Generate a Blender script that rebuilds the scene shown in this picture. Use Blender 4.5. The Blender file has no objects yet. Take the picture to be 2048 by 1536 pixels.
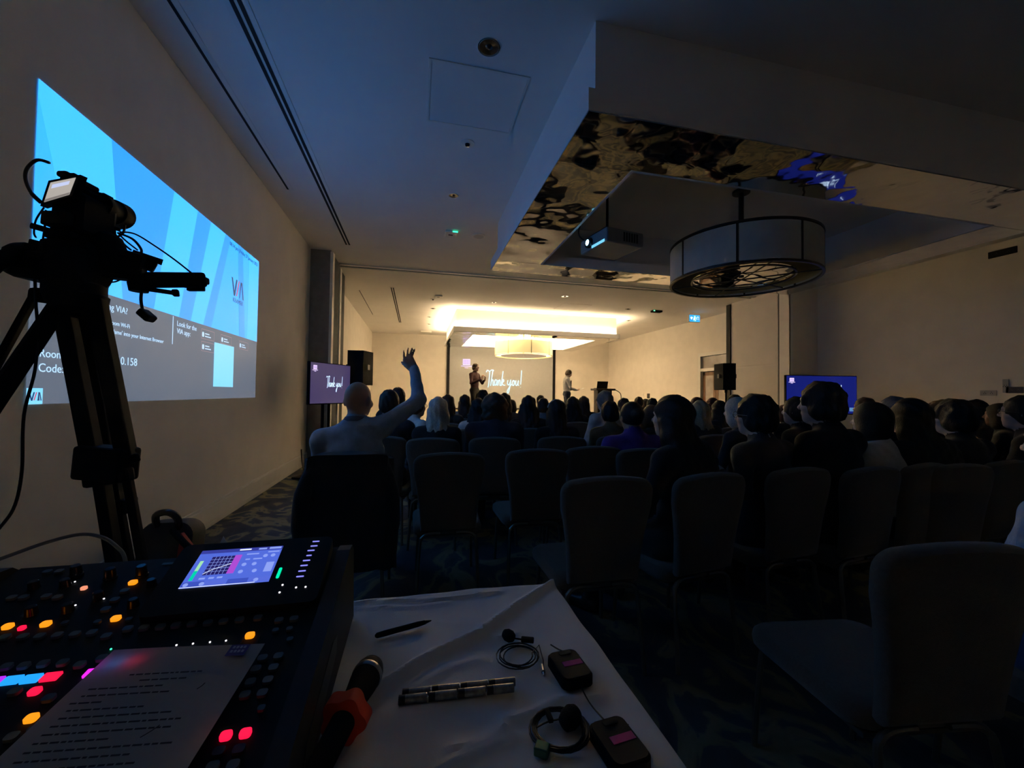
import bpy, bmesh, math, random
import numpy as np
from mathutils import Vector, Matrix
random.seed(7)
S = bpy.context.scene
COL = S.collection
# ------------------------------------------------------------------ camera
F_PX, YAW, PITCH, ROLL = 818.7, .22965, .0239, .01289
CZ = 1.3
_f = Vector((math.sin(YAW)*math.cos(PITCH), math.cos(YAW)*math.cos(PITCH), math.sin(PITCH)))
_r = Vector((math.cos(YAW), -math.sin(YAW), 0)); _u = _r.cross(_f)
CR = _r*math.cos(ROLL) + _u*math.sin(ROLL)
CU = -_r*math.sin(ROLL) + _u*math.cos(ROLL)
CAMP = Vector((0, 0, CZ))
cd = bpy.data.cameras.new('camera'); cam = bpy.data.objects.new('camera', cd); COL.objects.link(cam)
cd.sensor_width = 36; cd.sensor_fit = 'HORIZONTAL'; cd.lens = F_PX/2048*36; cd.clip_start = .02; cd.clip_end = 100
m = Matrix.Identity(4)
for i in range(3):
    m[i][0] = CR[i]; m[i][1] = CU[i]; m[i][2] = -_f[i]; m[i][3] = CAMP[i]
cam.matrix_world = m
S.camera = cam
# pixel (2048x1536 frame) -> world
def ray(x, y): return _f + CR*((x-1024)/F_PX) - CU*((y-768)/F_PX)
def pz(x, y, z): d = ray(x, y); return CAMP + d*((z-CZ)/d.z)
def pX(x, y, X): d = ray(x, y); return CAMP + d*(X/d.x)
def pY(x, y, Y): d = ray(x, y); return CAMP + d*(Y/d.y)
def pd(x, y, D): return CAMP + ray(x, y)*D
def pplane(x, y, o, n):
    d = ray(x, y); return CAMP + d*((o-CAMP).dot(n)/d.dot(n))
# ------------------------------------------------------------------ world, exposure
w = bpy.data.worlds.new('world'); S.world = w; w.use_nodes = True
w.node_tree.nodes['Background'].inputs[0].default_value = (0, 0, 0, 1)
w.node_tree.nodes['Background'].inputs[1].default_value = 0
S.view_settings.view_transform = 'Standard'; S.view_settings.look = 'None'
S.view_settings.exposure = 1.15; S.view_settings.gamma = 1; S.view_settings.use_curve_mapping = False
try:
    S.cycles.use_denoising = True; S.cycles.diffuse_bounces = 7; S.cycles.max_bounces = 14; S.cycles.sample_clamp_indirect = 6
except Exception: pass
# ------------------------------------------------------------------ room numbers (metres)
XL, XR, YN, YF, H = -1.905, 9.25, -3.2, 18.6, 3.88
WARM = (1.0, .76, .46)
COVE_FAR = 170       # W, warm cove lamps of the stage-end tray (total, outer trough)
COVE_IN = 930         # W, inner cove lamps
PROJ = 1.25          # brightness of the projected picture
# ------------------------------------------------------------------ materials
MATS = {}
def mat(name, col, rough=.6, metal=0., emit=None, es=1., noise=0., nscale=8., bump=0., bscale=60., spec=.5, stretch=None, col2=None, trans=0., sheen=0., coat=0.):
    if name in MATS: return MATS[name]
    M = bpy.data.materials.new(name); M.use_nodes = True
    nt = M.node_tree; b = nt.nodes['Principled BSDF']; L = nt.links
    b.inputs['Base Color'].default_value = (*col, 1); b.inputs['Roughness'].default_value = rough
    b.inputs['Metallic'].default_value = metal; b.inputs['Specular IOR Level'].default_value = spec
    if sheen: b.inputs['Sheen Weight'].default_value = sheen
    if coat: b.inputs['Coat Weight'].default_value = coat
    if trans: b.inputs['Transmission Weight'].default_value = trans
    if emit:
        b.inputs['Emission Color'].default_value = (*emit, 1); b.inputs['Emission Strength'].default_value = es
    if noise or bump or col2:
        tc = nt.nodes.new('ShaderNodeTexCoord'); mp = nt.nodes.new('ShaderNodeMapping')
        L.new(tc.outputs['Object'], mp.inputs[0])
        if stretch: mp.inputs['Scale'].default_value = stretch
        if noise or col2:
            n = nt.nodes.new('ShaderNodeTexNoise'); n.inputs['Scale'].default_value = nscale; n.inputs['Detail'].default_value = 5
            L.new(mp.outputs[0], n.inputs['Vector'])
            cr = nt.nodes.new('ShaderNodeValToRGB'); L.new(n.outputs['Fac'], cr.inputs[0])
            c2 = col2 or tuple(min(1, c*(1+noise)) for c in col); c1 = col if col2 else tuple(c*(1-noise) for c in col)
            cr.color_ramp.elements[0].position = .35; cr.color_ramp.elements[1].position = .65
            cr.color_ramp.elements[0].color = (*c1, 1); cr.color_ramp.elements[1].color = (*c2, 1)
            L.new(cr.outputs[0], b.inputs['Base Color'])
        if bump:
            n2 = nt.nodes.new('ShaderNodeTexNoise'); n2.inputs['Scale'].default_value = bscale; n2.inputs['Detail'].default_value = 3
            L.new(mp.outputs[0], n2.inputs['Vector'])
            bp = nt.nodes.new('ShaderNodeBump'); bp.inputs['Strength'].default_value = bump; bp.inputs['Distance'].default_value = .01
            L.new(n2.outputs['Fac'], bp.inputs['Height']); L.new(bp.outputs[0], b.inputs['Normal'])
    MATS[name] = M; return M
EMI = .47      # screens and lamps, set against the exposure
def emis(name, col, s=1.):
    return mat(name, tuple(c*.2 for c in col), .5, emit=col, es=s*EMI)
WALL = mat('wall_paper', (.80, .75, .67), .85, noise=.03, nscale=3, bump=.12, bscale=220)
CEIL = mat('ceiling_paint', (.87, .84, .80), .9, noise=.02, nscale=1.5)
TRAYM = mat('tray_paint', (.86, .84, .81), .85, noise=.02, nscale=2)
SKIRT = mat('skirting_paint', (.76, .73, .67), .5, noise=.02)
WHITE_TRIM = mat('white_trim', (.82, .79, .73), .5, noise=.02)
DARKGAP = mat('dark_gap', (.012, .012, .013), .8, noise=.2)
PILAS = mat('pilaster_fabric', (.28, .26, .24), .9, noise=.1, bump=.1)
SCREENF = mat('screen_fabric', (.36, .365, .36), .9, noise=.02)
BLACKM = mat('black_matt', (.010, .010, .011), .8, noise=.2, spec=.15)
BLACKG = mat('black_gloss', (.015, .015, .017), .25, noise=.1)
BLACKR = mat('black_rubber', (.01, .01, .011), .45, noise=.2)
CHROME = mat('chrome', (.75, .76, .78), .12, 1, noise=.02)
STEEL = mat('brushed_steel', (.45, .45, .46), .35, 1, noise=.05, stretch=(1, 1, 30))
CHAIRF = mat('chair_fabric', (.115, .09, .064), .95, noise=.12, nscale=120, bump=.3, bscale=400, sheen=.3)
CHAIRL = mat('chair_leg_metal', (.22, .2, .17), .35, .8, noise=.05)
WOOD = mat('door_wood', (.20, .10, .045), .5, noise=.35, nscale=6, stretch=(6, 6, .6))
SKIN = mat('skin', (.50, .30, .21), .55, noise=.08, nscale=12, spec=.35)
SHOE = mat('shoe_leather', (.02, .018, .016), .4, noise=.2)
EYEW = mat('eye_white', (.7, .68, .65), .3, noise=.02)
def carpet():
    M = bpy.data.materials.new('carpet'); M.use_nodes = True; nt = M.node_tree; L = nt.links; b = nt.nodes['Principled BSDF']
    b.inputs['Roughness'].default_value = 1; b.inputs['Specular IOR Level'].default_value = .1
    tc = nt.nodes.new('ShaderNodeTexCoord'); mp = nt.nodes.new('ShaderNodeMapping'); L.new(tc.outputs['Object'], mp.inputs[0])
    mp.inputs['Scale'].default_value = (1.5, 1.1, 1)
    n = nt.nodes.new('ShaderNodeTexNoise'); n.inputs['Scale'].default_value = 1.6; n.inputs['Detail'].default_value = 4; n.inputs['Distortion'].default_value = 1.6
    L.new(mp.outputs[0], n.inputs['Vector'])
    cr = nt.nodes.new('ShaderNodeValToRGB'); L.new(n.outputs['Fac'], cr.inputs[0]); e = cr.color_ramp.elements
    e[0].position = .3; e[0].color = (.05, .055, .07, 1); e[1].position = .47; e[1].color = (.085, .09, .10, 1)
    for p, c in ((.5, (.22, .20, .12)), (.56, (.27, .245, .16)), (.59, (.10, .11, .12)), (.7, (.06, .08, .085))):
        q = e.new(p); q.color = (*c, 1)
    cr.color_ramp.interpolation = 'LINEAR'
    n2 = nt.nodes.new('ShaderNodeTexNoise'); n2.inputs['Scale'].default_value = 260; L.new(tc.outputs['Object'], n2.inputs['Vector'])
    bp = nt.nodes.new('ShaderNodeBump'); bp.inputs['Strength'].default_value = .5; bp.inputs['Distance'].default_value = .01
    L.new(n2.outputs['Fac'], bp.inputs['Height']); L.new(bp.outputs[0], b.inputs['Normal']); L.new(cr.outputs[0], b.inputs['Base Color'])
    return M
CARPET = carpet()
def mirror():
    M = bpy.data.materials.new('polished_mirror_panel'); M.use_nodes = True; nt = M.node_tree; L = nt.links; b = nt.nodes['Principled BSDF']
    b.inputs['Base Color'].default_value = (.62, .6, .56, 1); b.inputs['Metallic'].default_value = 1; b.inputs['Roughness'].default_value = .05
    tc = nt.nodes.new('ShaderNodeTexCoord'); n = nt.nodes.new('ShaderNodeTexNoise'); n.inputs['Scale'].default_value = 2.2; n.inputs['Detail'].default_value = 1.5
    L.new(tc.outputs['Object'], n.inputs['Vector'])
    bp = nt.nodes.new('ShaderNodeBump'); bp.inputs['Strength'].default_value = .6; bp.inputs['Distance'].default_value = .05
    L.new(n.outputs['Fac'], bp.inputs['Height']); L.new(bp.outputs[0], b.inputs['Normal'])
    return M
MIRROR = mirror()
# ------------------------------------------------------------------ mesh helpers
class MB:
    def __init__(s): s.v = []; s.f = []; s.mi = []; s.cur = 0
    def add(s, vs, fs):
        o = len(s.v); s.v += [tuple(x) for x in vs]; s.f += [tuple(i+o for i in f) for f in fs]; s.mi += [s.cur]*len(fs); return s
    def box(s, a, b, M=None, bev=0.):
        x0, y0, z0 = a; x1, y1, z1 = b
        if x0 > x1: x0, x1 = x1, x0
        if y0 > y1: y0, y1 = y1, y0
        if z0 > z1: z0, z1 = z1, z0
        if bev:
            bm = bmesh.new(); bmesh.ops.create_cube(bm, size=1)
            for v in bm.verts: v.co = Vector(((x0+x1)/2+v.co.x*(x1-x0), (y0+y1)/2+v.co.y*(y1-y0), (z0+z1)/2+v.co.z*(z1-z0)))
            bmesh.ops.bevel(bm, geom=bm.edges[:], offset=min(bev, .45*min(x1-x0, y1-y0, z1-z0)), segments=2, affect='EDGES', profile=.5)
            vs = [v.co.copy() for v in bm.verts]; bm.verts.index_update(); fs = [[v.index for v in f.verts] for f in bm.faces]; bm.free()
        else:
            vs = [Vector(p) for p in ((x0, y0, z0), (x1, y0, z0), (x1, y1, z0), (x0, y1, z0), (x0, y0, z1), (x1, y0, z1), (x1, y1, z1), (x0, y1, z1))]
            fs = [(3, 2, 1, 0), (4, 5, 6, 7), (0, 1, 5, 4), (1, 2, 6, 5), (2, 3, 7, 6), (3, 0, 4, 7)]
        if M is not None: vs = [M @ v for v in vs]
        return s.add(vs, fs)
    def tube(s, pts, r, n=8, cap=True):
        pts = [Vector(p) for p in pts]; k = len(pts)
        rs = r if hasattr(r, '__len__') else [r]*k
        vs = []; fs = []; prev = None
        for i, p in enumerate(pts):
            t = (pts[min(i+1, k-1)]-pts[max(i-1, 0)]); t = t.normalized() if t.length > 1e-9 else Vector((0, 0, 1))
            if prev is None:
                a = Vector((0, 0, 1)) if abs(t.z) < .9 else Vector((1, 0, 0)); e = t.cross(a).normalized()
            else: e = (prev - t*prev.dot(t)).normalized()
            prev = e; g = t.cross(e)
            for j in range(n):
                A = 2*math.pi*j/n; vs.append(p+(e*math.cos(A)+g*math.sin(A))*rs[i])
        for i in range(k-1):
            for j in range(n): fs.append((i*n+j, i*n+(j+1) % n, (i+1)*n+(j+1) % n, (i+1)*n+j))
        if cap: fs.append(tuple(range(n-1, -1, -1))); fs.append(tuple((k-1)*n+j for j in range(n)))
        return s.add(vs, fs)
    def lathe(s, prof, n=24, M=None, cap=True):
        vs = []; fs = []; k = len(prof)
        for r, z in prof:
            for j in range(n): A = 2*math.pi*j/n; vs.append(Vector((r*math.cos(A), r*math.sin(A), z)))
        for i in range(k-1):
            for j in range(n): fs.append((i*n+j, i*n+(j+1) % n, (i+1)*n+(j+1) % n, (i+1)*n+j))
        if cap: fs.append(tuple(range(n-1, -1, -1))); fs.append(tuple((k-1)*n+j for j in range(n)))
        if M is not None: vs = [M @ v for v in vs]
        return s.add(vs, fs)
    def prism(s, poly, z0, z1, M=None):
        n = len(poly); vs = [Vector((x, y, z0)) for x, y in poly]+[Vector((x, y, z1)) for x, y in poly]
        fs = [tuple(range(n-1, -1, -1)), tuple(range(n, 2*n))]+[(i, (i+1) % n, n+(i+1) % n, n+i) for i in range(n)]
        if M is not None: vs = [M @ v for v in vs]
        return s.add(vs, fs)
    def quad(s, a, b, c, d): return s.add([a, b, c, d], [(0, 1, 2, 3)])
    def mesh(s, name, mats, smooth=False):
        me = bpy.data.meshes.new(name); me.from_pydata([tuple(v) for v in s.v], [], s.f)
        for m_ in (mats if isinstance(mats, (list, tuple)) else [mats]): me.materials.append(m_)
        if any(s.mi): me.polygons.foreach_set('material_index', s.mi)
        if smooth:
            me.polygons.foreach_set('use_smooth', [True]*len(me.polygons))
            try: me.set_sharp_from_angle(angle=math.radians(38))
            except Exception: pass
        me.update(); return me
    def build(s, name, mats, parent=None, smooth=False): return link(name, s.mesh(name, mats, smooth), parent)
def link(name, me, parent=None):
    o = bpy.data.objects.new(name, me); COL.objects.link(o)
    if parent: o.parent = parent
    return o
def tag(o, label=None, cat=None, group=None, kind=None):
    if label: o['label'] = label
    if cat: o['category'] = cat
    if group: o['group'] = group
    if kind: o['kind'] = kind
    return o
def empty(name, loc=(0, 0, 0), rz=0.):
    o = bpy.data.objects.new(name, None); COL.objects.link(o); o.location = loc; o.rotation_euler = (0, 0, rz); o.empty_display_size = .1; return o
def copy_tree(o, parent=None):
    c = o.copy(); COL.objects.link(c); c.parent = parent
    for ch in list(o.children): copy_tree(ch, c)
    return c
def struct(name, mb, m_, parent=None):
    o = mb.build(name, m_, parent)
    if not parent: o['kind'] = 'structure'
    return o
def frame_mat(o, ex, ey):
    ex = Vector(ex).normalized(); ez = ex.cross(Vector(ey)).normalized(); ey = ez.cross(ex)
    M = Matrix.Identity(4)
    for i in range(3): M[i][0] = ex[i]; M[i][1] = ey[i]; M[i][2] = ez[i]; M[i][3] = o[i]
    return M
def align_z(p, d, up=(0, 0, 1)):   # matrix whose local z points along d
    d = Vector(d).normalized(); a = Vector(up) if abs(d.dot(Vector(up))) < .95 else Vector((1, 0, 0)); ex = a.cross(d).normalized(); ey = d.cross(ex)
    M = Matrix.Identity(4)
    for i in range(3): M[i][0] = ex[i]; M[i][1] = ey[i]; M[i][2] = d[i]; M[i][3] = p[i]
    return M
def smooth_path(pts, k=6):
    P = [Vector(p) for p in pts]; out = []
    for i in range(len(P)-1):
        a, b, c, d = P[max(i-1, 0)], P[i], P[i+1], P[min(i+2, len(P)-1)]
        for j in range(k):
            t = j/k; out.append(.5*((2*b)+(c-a)*t+(2*a-5*b+4*c-d)*t*t+(3*b-a-3*c+d)*t**3))
    out.append(P[-1]); return out
def rrect(w_, h_, r, n=4, cx=0, cy=0):
    out = []
    for sx, sy, a0 in ((1, 1, 0), (-1, 1, 90), (-1, -1, 180), (1, -1, 270)):
        for i in range(n+1):
            A = math.radians(a0+90*i/n); out.append((cx+sx*(w_/2-r)+r*math.cos(A), cy+sy*(h_/2-r)+r*math.sin(A)))
    return out
def text_mesh(body, size, M, m_, parent, align='LEFT', name='lettering', sx=1.):
    c = bpy.data.curves.new('t', 'FONT'); c.body = body; c.size = size; c.align_x = align; c.extrude = .0006; c.resolution_u = 3
    o = bpy.data.objects.new('t', c); COL.objects.link(o)
    bpy.context.view_layer.update()
    me = bpy.data.meshes.new_from_object(o.evaluated_get(bpy.context.evaluated_depsgraph_get()))
    bpy.data.objects.remove(o); bpy.data.curves.remove(c)
    me.transform(M @ Matrix.Diagonal((sx, 1, 1, 1))); me.materials.clear(); me.materials.append(m_); me.name = name
    return link(name, me, parent)
def ribbon(mb, pts, wd, M, z=0.):
    pts = [Vector((p[0], p[1], 0)) for p in pts]; pts = smooth_path(pts, 5); vs = []; fs = []
    for i, p in enumerate(pts):
        t = pts[min(i+1, len(pts)-1)]-pts[max(i-1, 0)]; n = Vector((-t.y, t.x, 0)); n = n.normalized() if n.length > 0 else Vector((0, 1, 0))
        vs += [M @ Vector((p.x+n.x*wd/2, p.y+n.y*wd/2, z)), M @ Vector((p.x-n.x*wd/2, p.y-n.y*wd/2, z))]
    for i in range(len(pts)-1): fs.append((2*i, 2*i+1, 2*i+3, 2*i+2))
    mb.add(vs, fs)
HAND = [[(0, .86), (.07, .98), (.2, .92), (.33, 1.0), (.46, .95)], [(.22, .93), (.19, .55), (.15, .12), (.11, -.02)], [(.40, 1.02), (.33, .5), (.27, .08), (.31, .32), (.39, .44), (.42, .30), (.42, .1), (.49, .14)],
        [(.64, .38), (.56, .44), (.50, .25), (.55, .1), (.62, .25), (.65, .4), (.63, .15), (.69, .12)], [(.72, .42), (.70, .1), (.74, .32), (.81, .43), (.84, .3), (.83, .1), (.9, .14)],
        [(1.01, .95), (.95, .5), (.91, .08)], [(.93, .26), (1.02, .46), (1.06, .36), (.96, .25), (1.05, .12), (1.14, .14)],
        [(1.30, .42), (1.28, .22), (1.35, .14), (1.45, .34), (1.47, .44), (1.42, .0), (1.33, -.34), (1.27, -.22), (1.40, .02), (1.54, .2)],
        [(1.64, .42), (1.57, .32), (1.58, .15), (1.65, .12), (1.70, .28), (1.65, .42), (1.74, .33)], [(1.79, .42), (1.77, .2), (1.83, .11), (1.91, .28), (1.94, .42), (1.92, .16), (1.98, .13)],
        [(2.13, 1.02), (2.10, .5), (2.08, .18)], [(2.06, .0), (2.075, .03)]]
def handwriting(M, height, m_, parent):
    mb = MB()
    for st in HAND: ribbon(mb, [(x*height, y*height) for x, y in st], .044*height, M, 0)
    return mb.build('lettering', m_, parent)
def crest(M, s, m1, m2, parent):     # small square emblem with a line of print under it
    mb = MB(); mb.prism([(-.5*s, 0), (.5*s, 0), (.5*s, .8*s), (-.5*s, .8*s)], 0, .001, M); e = mb.build('emblem', m1, parent)
    mb = MB()
    for k in range(3):
        for j in range(4): mb.prism(rrect(.16*s, .13*s, .02*s, 2, (-.33+.22*j)*s, (.2+.2*k)*s), .001, .002, M)
    mb.build('emblem_print', m2, parent)['kind'] = 'stuff'
    mb = MB(); mb.prism([(-.75*s, -.2*s), (.75*s, -.2*s), (.75*s, -.1*s), (-.75*s, -.1*s)], 0, .001, M); mb.prism([(-.25*s, -.42*s), (.25*s, -.42*s), (.25*s, -.33*s), (-.25*s, -.33*s)], 0, .001, M); mb.build('emblem_caption', m1, parent)
def area(name, loc, sx, sy, power, col, rot, parent=None, spread=math.pi):
    l = bpy.data.lights.new(name, 'AREA'); l.shape = 'RECTANGLE'; l.size = sx; l.size_y = sy; l.energy = power; l.color = col; l.spread = spread
    o = bpy.data.objects.new(name, l); COL.objects.link(o); o.location = loc; o.rotation_euler = rot
    if parent: o.parent = parent
    return o
# ================================================================== THE ROOM
struct('floor', MB().box((XL-.3, YN-.3, -.1), (XR+.3, YF+.3, 0)), CARPET)
struct('ceiling', MB().box((XL-.3, YN-.3, H), (XR+.3, YF+.3, H+.1)), CEIL)
struct('wall_left', MB().box((XL-.2, YN, 0), (XL, 8.0, H)).box((XL-.2, 8.0, 0), (XL-.12, 9.65, H)).box((XL-.2, 9.65, 0), (XL, YF, H)), WALL)
DY0, DY1, DZ = 10.62, 11.86, 2.62      # doorway in the right wall
struct('wall_right', MB().box((XR, YN, 0), (XR+.2, DY0, H)).box((XR, DY1, 0), (XR+.2, YF, H)).box((XR, DY0, DZ), (XR+.2, DY1, H)), WALL)
struct('wall_far', MB().box((XL-.2, YF, 0), (XR+.2, YF+.2, H)), WALL)
struct('wall_near', MB().box((XL-.2, YN-.2, 0), (XR+.2, YN, H)), WALL)
# skirting boards with a rounded top bead
def skirting(name, x0, x1, y0, y1, side):
    mb = MB(); t = .022
    if side == 'x': mb.box((x0, y0, 0), (x1, y1, .19)); mb.box((x0, y0, .19), (x0+(x1-x0)*.6, y1, .215)); mb.box((x0, y0, .02), (x0+(x1-x0)*1.25, y1, .05))
    else: mb.box((x0, y0, 0), (x1, y1, .19)); mb.box((x0, y0, .19), (x1, y0+(y1-y0)*.6, .215))
    struct(name, mb, SKIRT)
skirting('baseboard_left', XL, XL+.024, YN, 8.0, 'x')
skirting('baseboard_left_stage', XL, XL+.024, 9.65, YF, 'x')
skirting('baseboard_right', XR, XR-.024, YN, 7.75, 'x')
skirting('baseboard_far', XL, XR, YF, YF-.024, 'y')
# partition pocket, left: two fabric-faced piers with white edge strips
for k, (y0, y1, xe) in enumerate(((8.0, 8.75, -1.56), (9.0, 9.65, -1.60))):
    o = struct('wall_left_pier' if k == 0 else 'wall_left_pier_stage', MB().box((XL-.12, y0, 0), (xe, y1, H)), PILAS)
    MB().box((xe-.01, y0-.004, 0), (xe+.035, y0+.17, H-.02)).build('edge_strip', WHITE_TRIM, o); MB().box((xe, y0+.17, 0), (xe+.012, y1, H-.02)).build('recess_lining', DARKGAP, o)
# partition track across the ceiling
tr = struct('trim_1', MB().box((-1.56, 8.76, H-.02), (8.5, 8.84, H)).box((-1.56, 8.93, H-.02), (8.5, 9.01, H)), WHITE_TRIM)
MB().box((-1.56, 8.84, H-.004), (8.5, 8.93, H-.001)).build('track_slot', DARKGAP, tr)
# partition pocket, right: a boxed-out closet with a flush panel door
pk = struct('wall_right_pocket', MB().box((8.46, 7.78, 0), (XR, 9.62, H)), WALL)
MB().box((8.44, 7.76, 0), (8.47, 8.06, H)).box((8.44, 7.755, 0), (8.52, 7.79, H)).build('corner_trim', WHITE_TRIM, pk)
pn = MB().box((8.452, 8.12, .02), (8.475, 9.48, 2.08), bev=.004).build('panel', WALL, pk)
pn2 = MB().box((8.452, 8.12, 2.11), (8.475, 9.48, H-.12), bev=.004).build('panel', WALL, pk)
MB().box((8.455, 8.075, 0), (8.468, 8.10, H-.1)).build('panel_joint', DARKGAP, pk)
MB().box((8.42, 9.62, 0), (8.62, 9.76, H-.03)).build('seal_post', DARKGAP, pk)
MB().box((8.62, 9.62, 0), (XR, 9.80, H)).build('end_post', WHITE_TRIM, pk)
# doorway with transom in the right wall, stage end
dr = tag(empty('door_1', (XR, (DY0+DY1)/2, 0)), 'wooden glazed double door in white architrave under a transom window', 'door'); dr['kind'] = 'structure'
def dpart(name, mb, m_): o = mb.build(name, m_, dr); o.location = (-XR, -(DY0+DY1)/2, 0); return o
mb = MB()
for y0, y1 in ((DY0-.11, DY0), (DY1, DY1+.11)): mb.box((XR-.03, y0, 0), (XR+.02, y1, DZ+.11))
mb.box((XR-.03, DY0, DZ), (XR+.02, DY1, DZ+.11)); mb.box((XR-.02, DY0, 2.12), (XR+.06, DY1, 2.22)); dpart('architrave', mb, WHITE_TRIM)
GLASS = mat('dim_glass', (.30, .27, .24), .15, noise=.2, nscale=3)
dpart('transom_pane', MB().box((XR+.05, DY0, 2.22), (XR+.06, DY1, DZ)), GLASS)
ym = (DY0+DY1)/2
for y0, y1 in ((DY0+.02, ym-.005), (ym+.005, DY1-.02)):
    mb = MB(); x0, x1 = XR+.06, XR+.1
    mb.box((x0, y0, 0), (x1, y0+.11, 2.1)); mb.box((x0, y1-.11, 0), (x1, y1, 2.1)); mb.box((x0, y0, 1.98), (x1, y1, 2.1)); mb.box((x0, y0, 0), (x1, y1, .25)); mb.box((x0, y0, 1.0), (x1, y1, 1.1))
    lf = dpart('door_leaf', mb, WOOD)
    p = MB().box((XR+.07, y0+.11, 1.1), (XR+.08, y1-.11, 1.98)).box((XR+.07, y0+.11, .25), (XR+.08, y1-.11, 1.0)).build('pane', mat('door_glass', (.42, .36, .30), .2, noise=.15, nscale=4), lf)
    h = MB().tube([(XR+.02, ym+(.06 if y0 > ym else -.06), .85), (XR+.02, ym+(.06 if y0 > ym else -.06), 1.25)], .012).build('handle', STEEL, lf)
# ceiling trays ------------------------------------------------------
ZT, ZL = 3.18, 3.335
TX0, TX1 = 1.075, 6.59
def ring(mb, o, i, z0, z1):
    (a, b, c, d), (e, f, g, h) = o, i     # x0,y0,x1,y1
    mb.box((a, b, z0), (c, f, z1)); mb.box((a, h, z0), (c, d, z1)); mb.box((a, f, z0), (e, h, z1)); mb.box((g, f, z0), (c, h, z1))
def tray(name, y0, y1, lit):
    out = (TX0, y0, TX1, y1); op = (TX0+.66, y0+.6, TX1-.6, y1-.5); st = .085
    box = (TX0+st, y0+st, TX1-st, y1-st); bi = (TX0+st+.08, y0+st+.08, TX1-st-.08, y1-st-.08)
    mb = MB(); ring(mb, box, bi, ZL-.03, H); t = mb.build(name, TRAYM); t['kind'] = 'structure'
    mb = MB(); ring(mb, out, op, ZT+.004, ZL-.03); lip_in = (TX0+.02, y0+.02, TX1-.02, y1-.02); ring(mb, out, lip_in, ZL-.03, ZL); mb.build('lip', TRAYM, t)
    mb = MB(); e = .02; q = .006; ring(mb, (op[0]-e, op[1]-e, op[2]+e, op[3]+e), (op[0]+q, op[1]+q, op[2]-q, op[3]-q), ZT-.006, ZL-.02); mb.build('opening_frame', TRAYM, t)
    a, b, c, d = out; e_, f, g, h = op
    for p0, p1 in (((a, b), (c, f)), ((a, h), (c, d)), ((a, f), (e_, h)), ((g, f), (c, h))):
        MB().box((p0[0]+.003, p0[1]+.003, ZT-.004), (p1[0]-.003, p1[1]-.003, ZT+.004)).build('mirror_panel', MIRROR, t)
    if lit:
        z = ZL-.025; per = 2*((TX1-TX0)+(y1-y0))
        X, Y = (TX0+TX1)/2, (y0+y1)/2
        for loc, sx, sy in (((X, y0+.05, z), TX1-TX0-.1, .04), ((X, y1-.05, z), TX1-TX0-.1, .04), ((TX0+.05, Y, z), .04, y1-y0-.1), ((TX1-.05, Y, z), .04, y1-y0-.1)):
            area('cove_lamp', loc, sx, sy, COVE_FAR*max(sx, sy)/per, WARM, (math.pi, 0, 0), t)
        zi = ZL
        for loc, sx, sy in (((X, y0+.32, zi), 4.6, .06), ((X, y1-.32, zi), 4.6, .06), ((TX0+.36, Y, zi), .06, y1-y0-1), ((TX1-.36, Y, zi), .06, y1-y0-1)):
            area('cove_lamp', loc, sx, sy, COVE_IN*max(sx, sy)/per*1.2, WARM, (math.pi, 0, 0), t)
    return t
tray('ceiling_tray', 2.48, 6.12, False)
tray('ceiling_tray_stage', 12.45, 16.8, True)
# ceiling slots, access panels, detectors, downlights --------------------
def slot(y0, y1, x, n, label, wd=.028, gap=.05):
    o = tag(empty('slot_diffuser', (x, (y0+y1)/2, H)), label, 'air vent')
    fr = MB(); tot = n*gap+.06
    fr.box((-tot/2, -(y1-y0)/2, -.006), (tot/2, (y1-y0)/2, 0)); fr.build('frame', CEIL, o)
    for k in range(n):
        xx = (k-(n-1)/2)*gap; MB().box((xx-wd/2, -(y1-y0)/2+.03, -.010), (xx+wd/2, (y1-y0)/2-.03, -.0062)).build('slot', DARKGAP, o)
slot(.2, 7.62, -1.21, 2, 'long twin-slot linear diffuser in the ceiling above the seats')
slot(.2, 5.72, -1.64, 1, 'single-slot linear diffuser in the ceiling close to the left wall', .022)
slot(10.4, 15.6, -.62, 2, 'twin-slot linear diffuser in the stage-end ceiling by the left wall')
slot(10.9, 14.3, -1.45, 1, 'pale single-slot diffuser in the stage-end ceiling corner', .015)
def hatch(x0, x1, y0, y1, label):
    o = tag(MB().box((x0, y0, H-.004), (x1, y1, H)).build('access_hatch', CEIL), label, 'hatch')
    e = .02; mb = MB(); ring(mb, (x0-e, y0-e, x1+e, y1+e), (x0, y0, x1, y1), H-.008, H); mb.build('hatch_frame', WHITE_TRIM, o)
hatch(.07, .84, 3.18, 3.89, 'square white access hatch in the ceiling beside the dark tray')
hatch(4.02, 4.85, 10.9, 11.7, 'square white access hatch in the ceiling of the stage end')
def downlight(x, y, r, label, group=None, cham=True):
    o = tag(MB().lathe([(r*1.12, -.006), (r*1.12, 0), (r*.98, 0), (r*.98, -.006)], 28, Matrix.Translation((0, 0, 0)), cap=False).build('downlight', WHITE_TRIM), label, 'downlight', group)
    o.location = (x, y, H)
    MB().lathe([(r*1.0, -.004), (r*.9, -.0035), (r*.55, -.002), (r*.35, -.001)], 28, cap=False).build('reflector', CHROME, o, True)
    MB().lathe([(r*.36, -.002), (r*.2, -.012), (.001, -.015)], 20, cap=False).build('lamp', BLACKG, o, True)
downlight(.482, 2.955, .075, 'large unlit chrome downlight next to the ceiling hatch')
downlight(.43, 5.33, .06, 'unlit chrome downlight between hatch and smoke detector')
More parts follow.
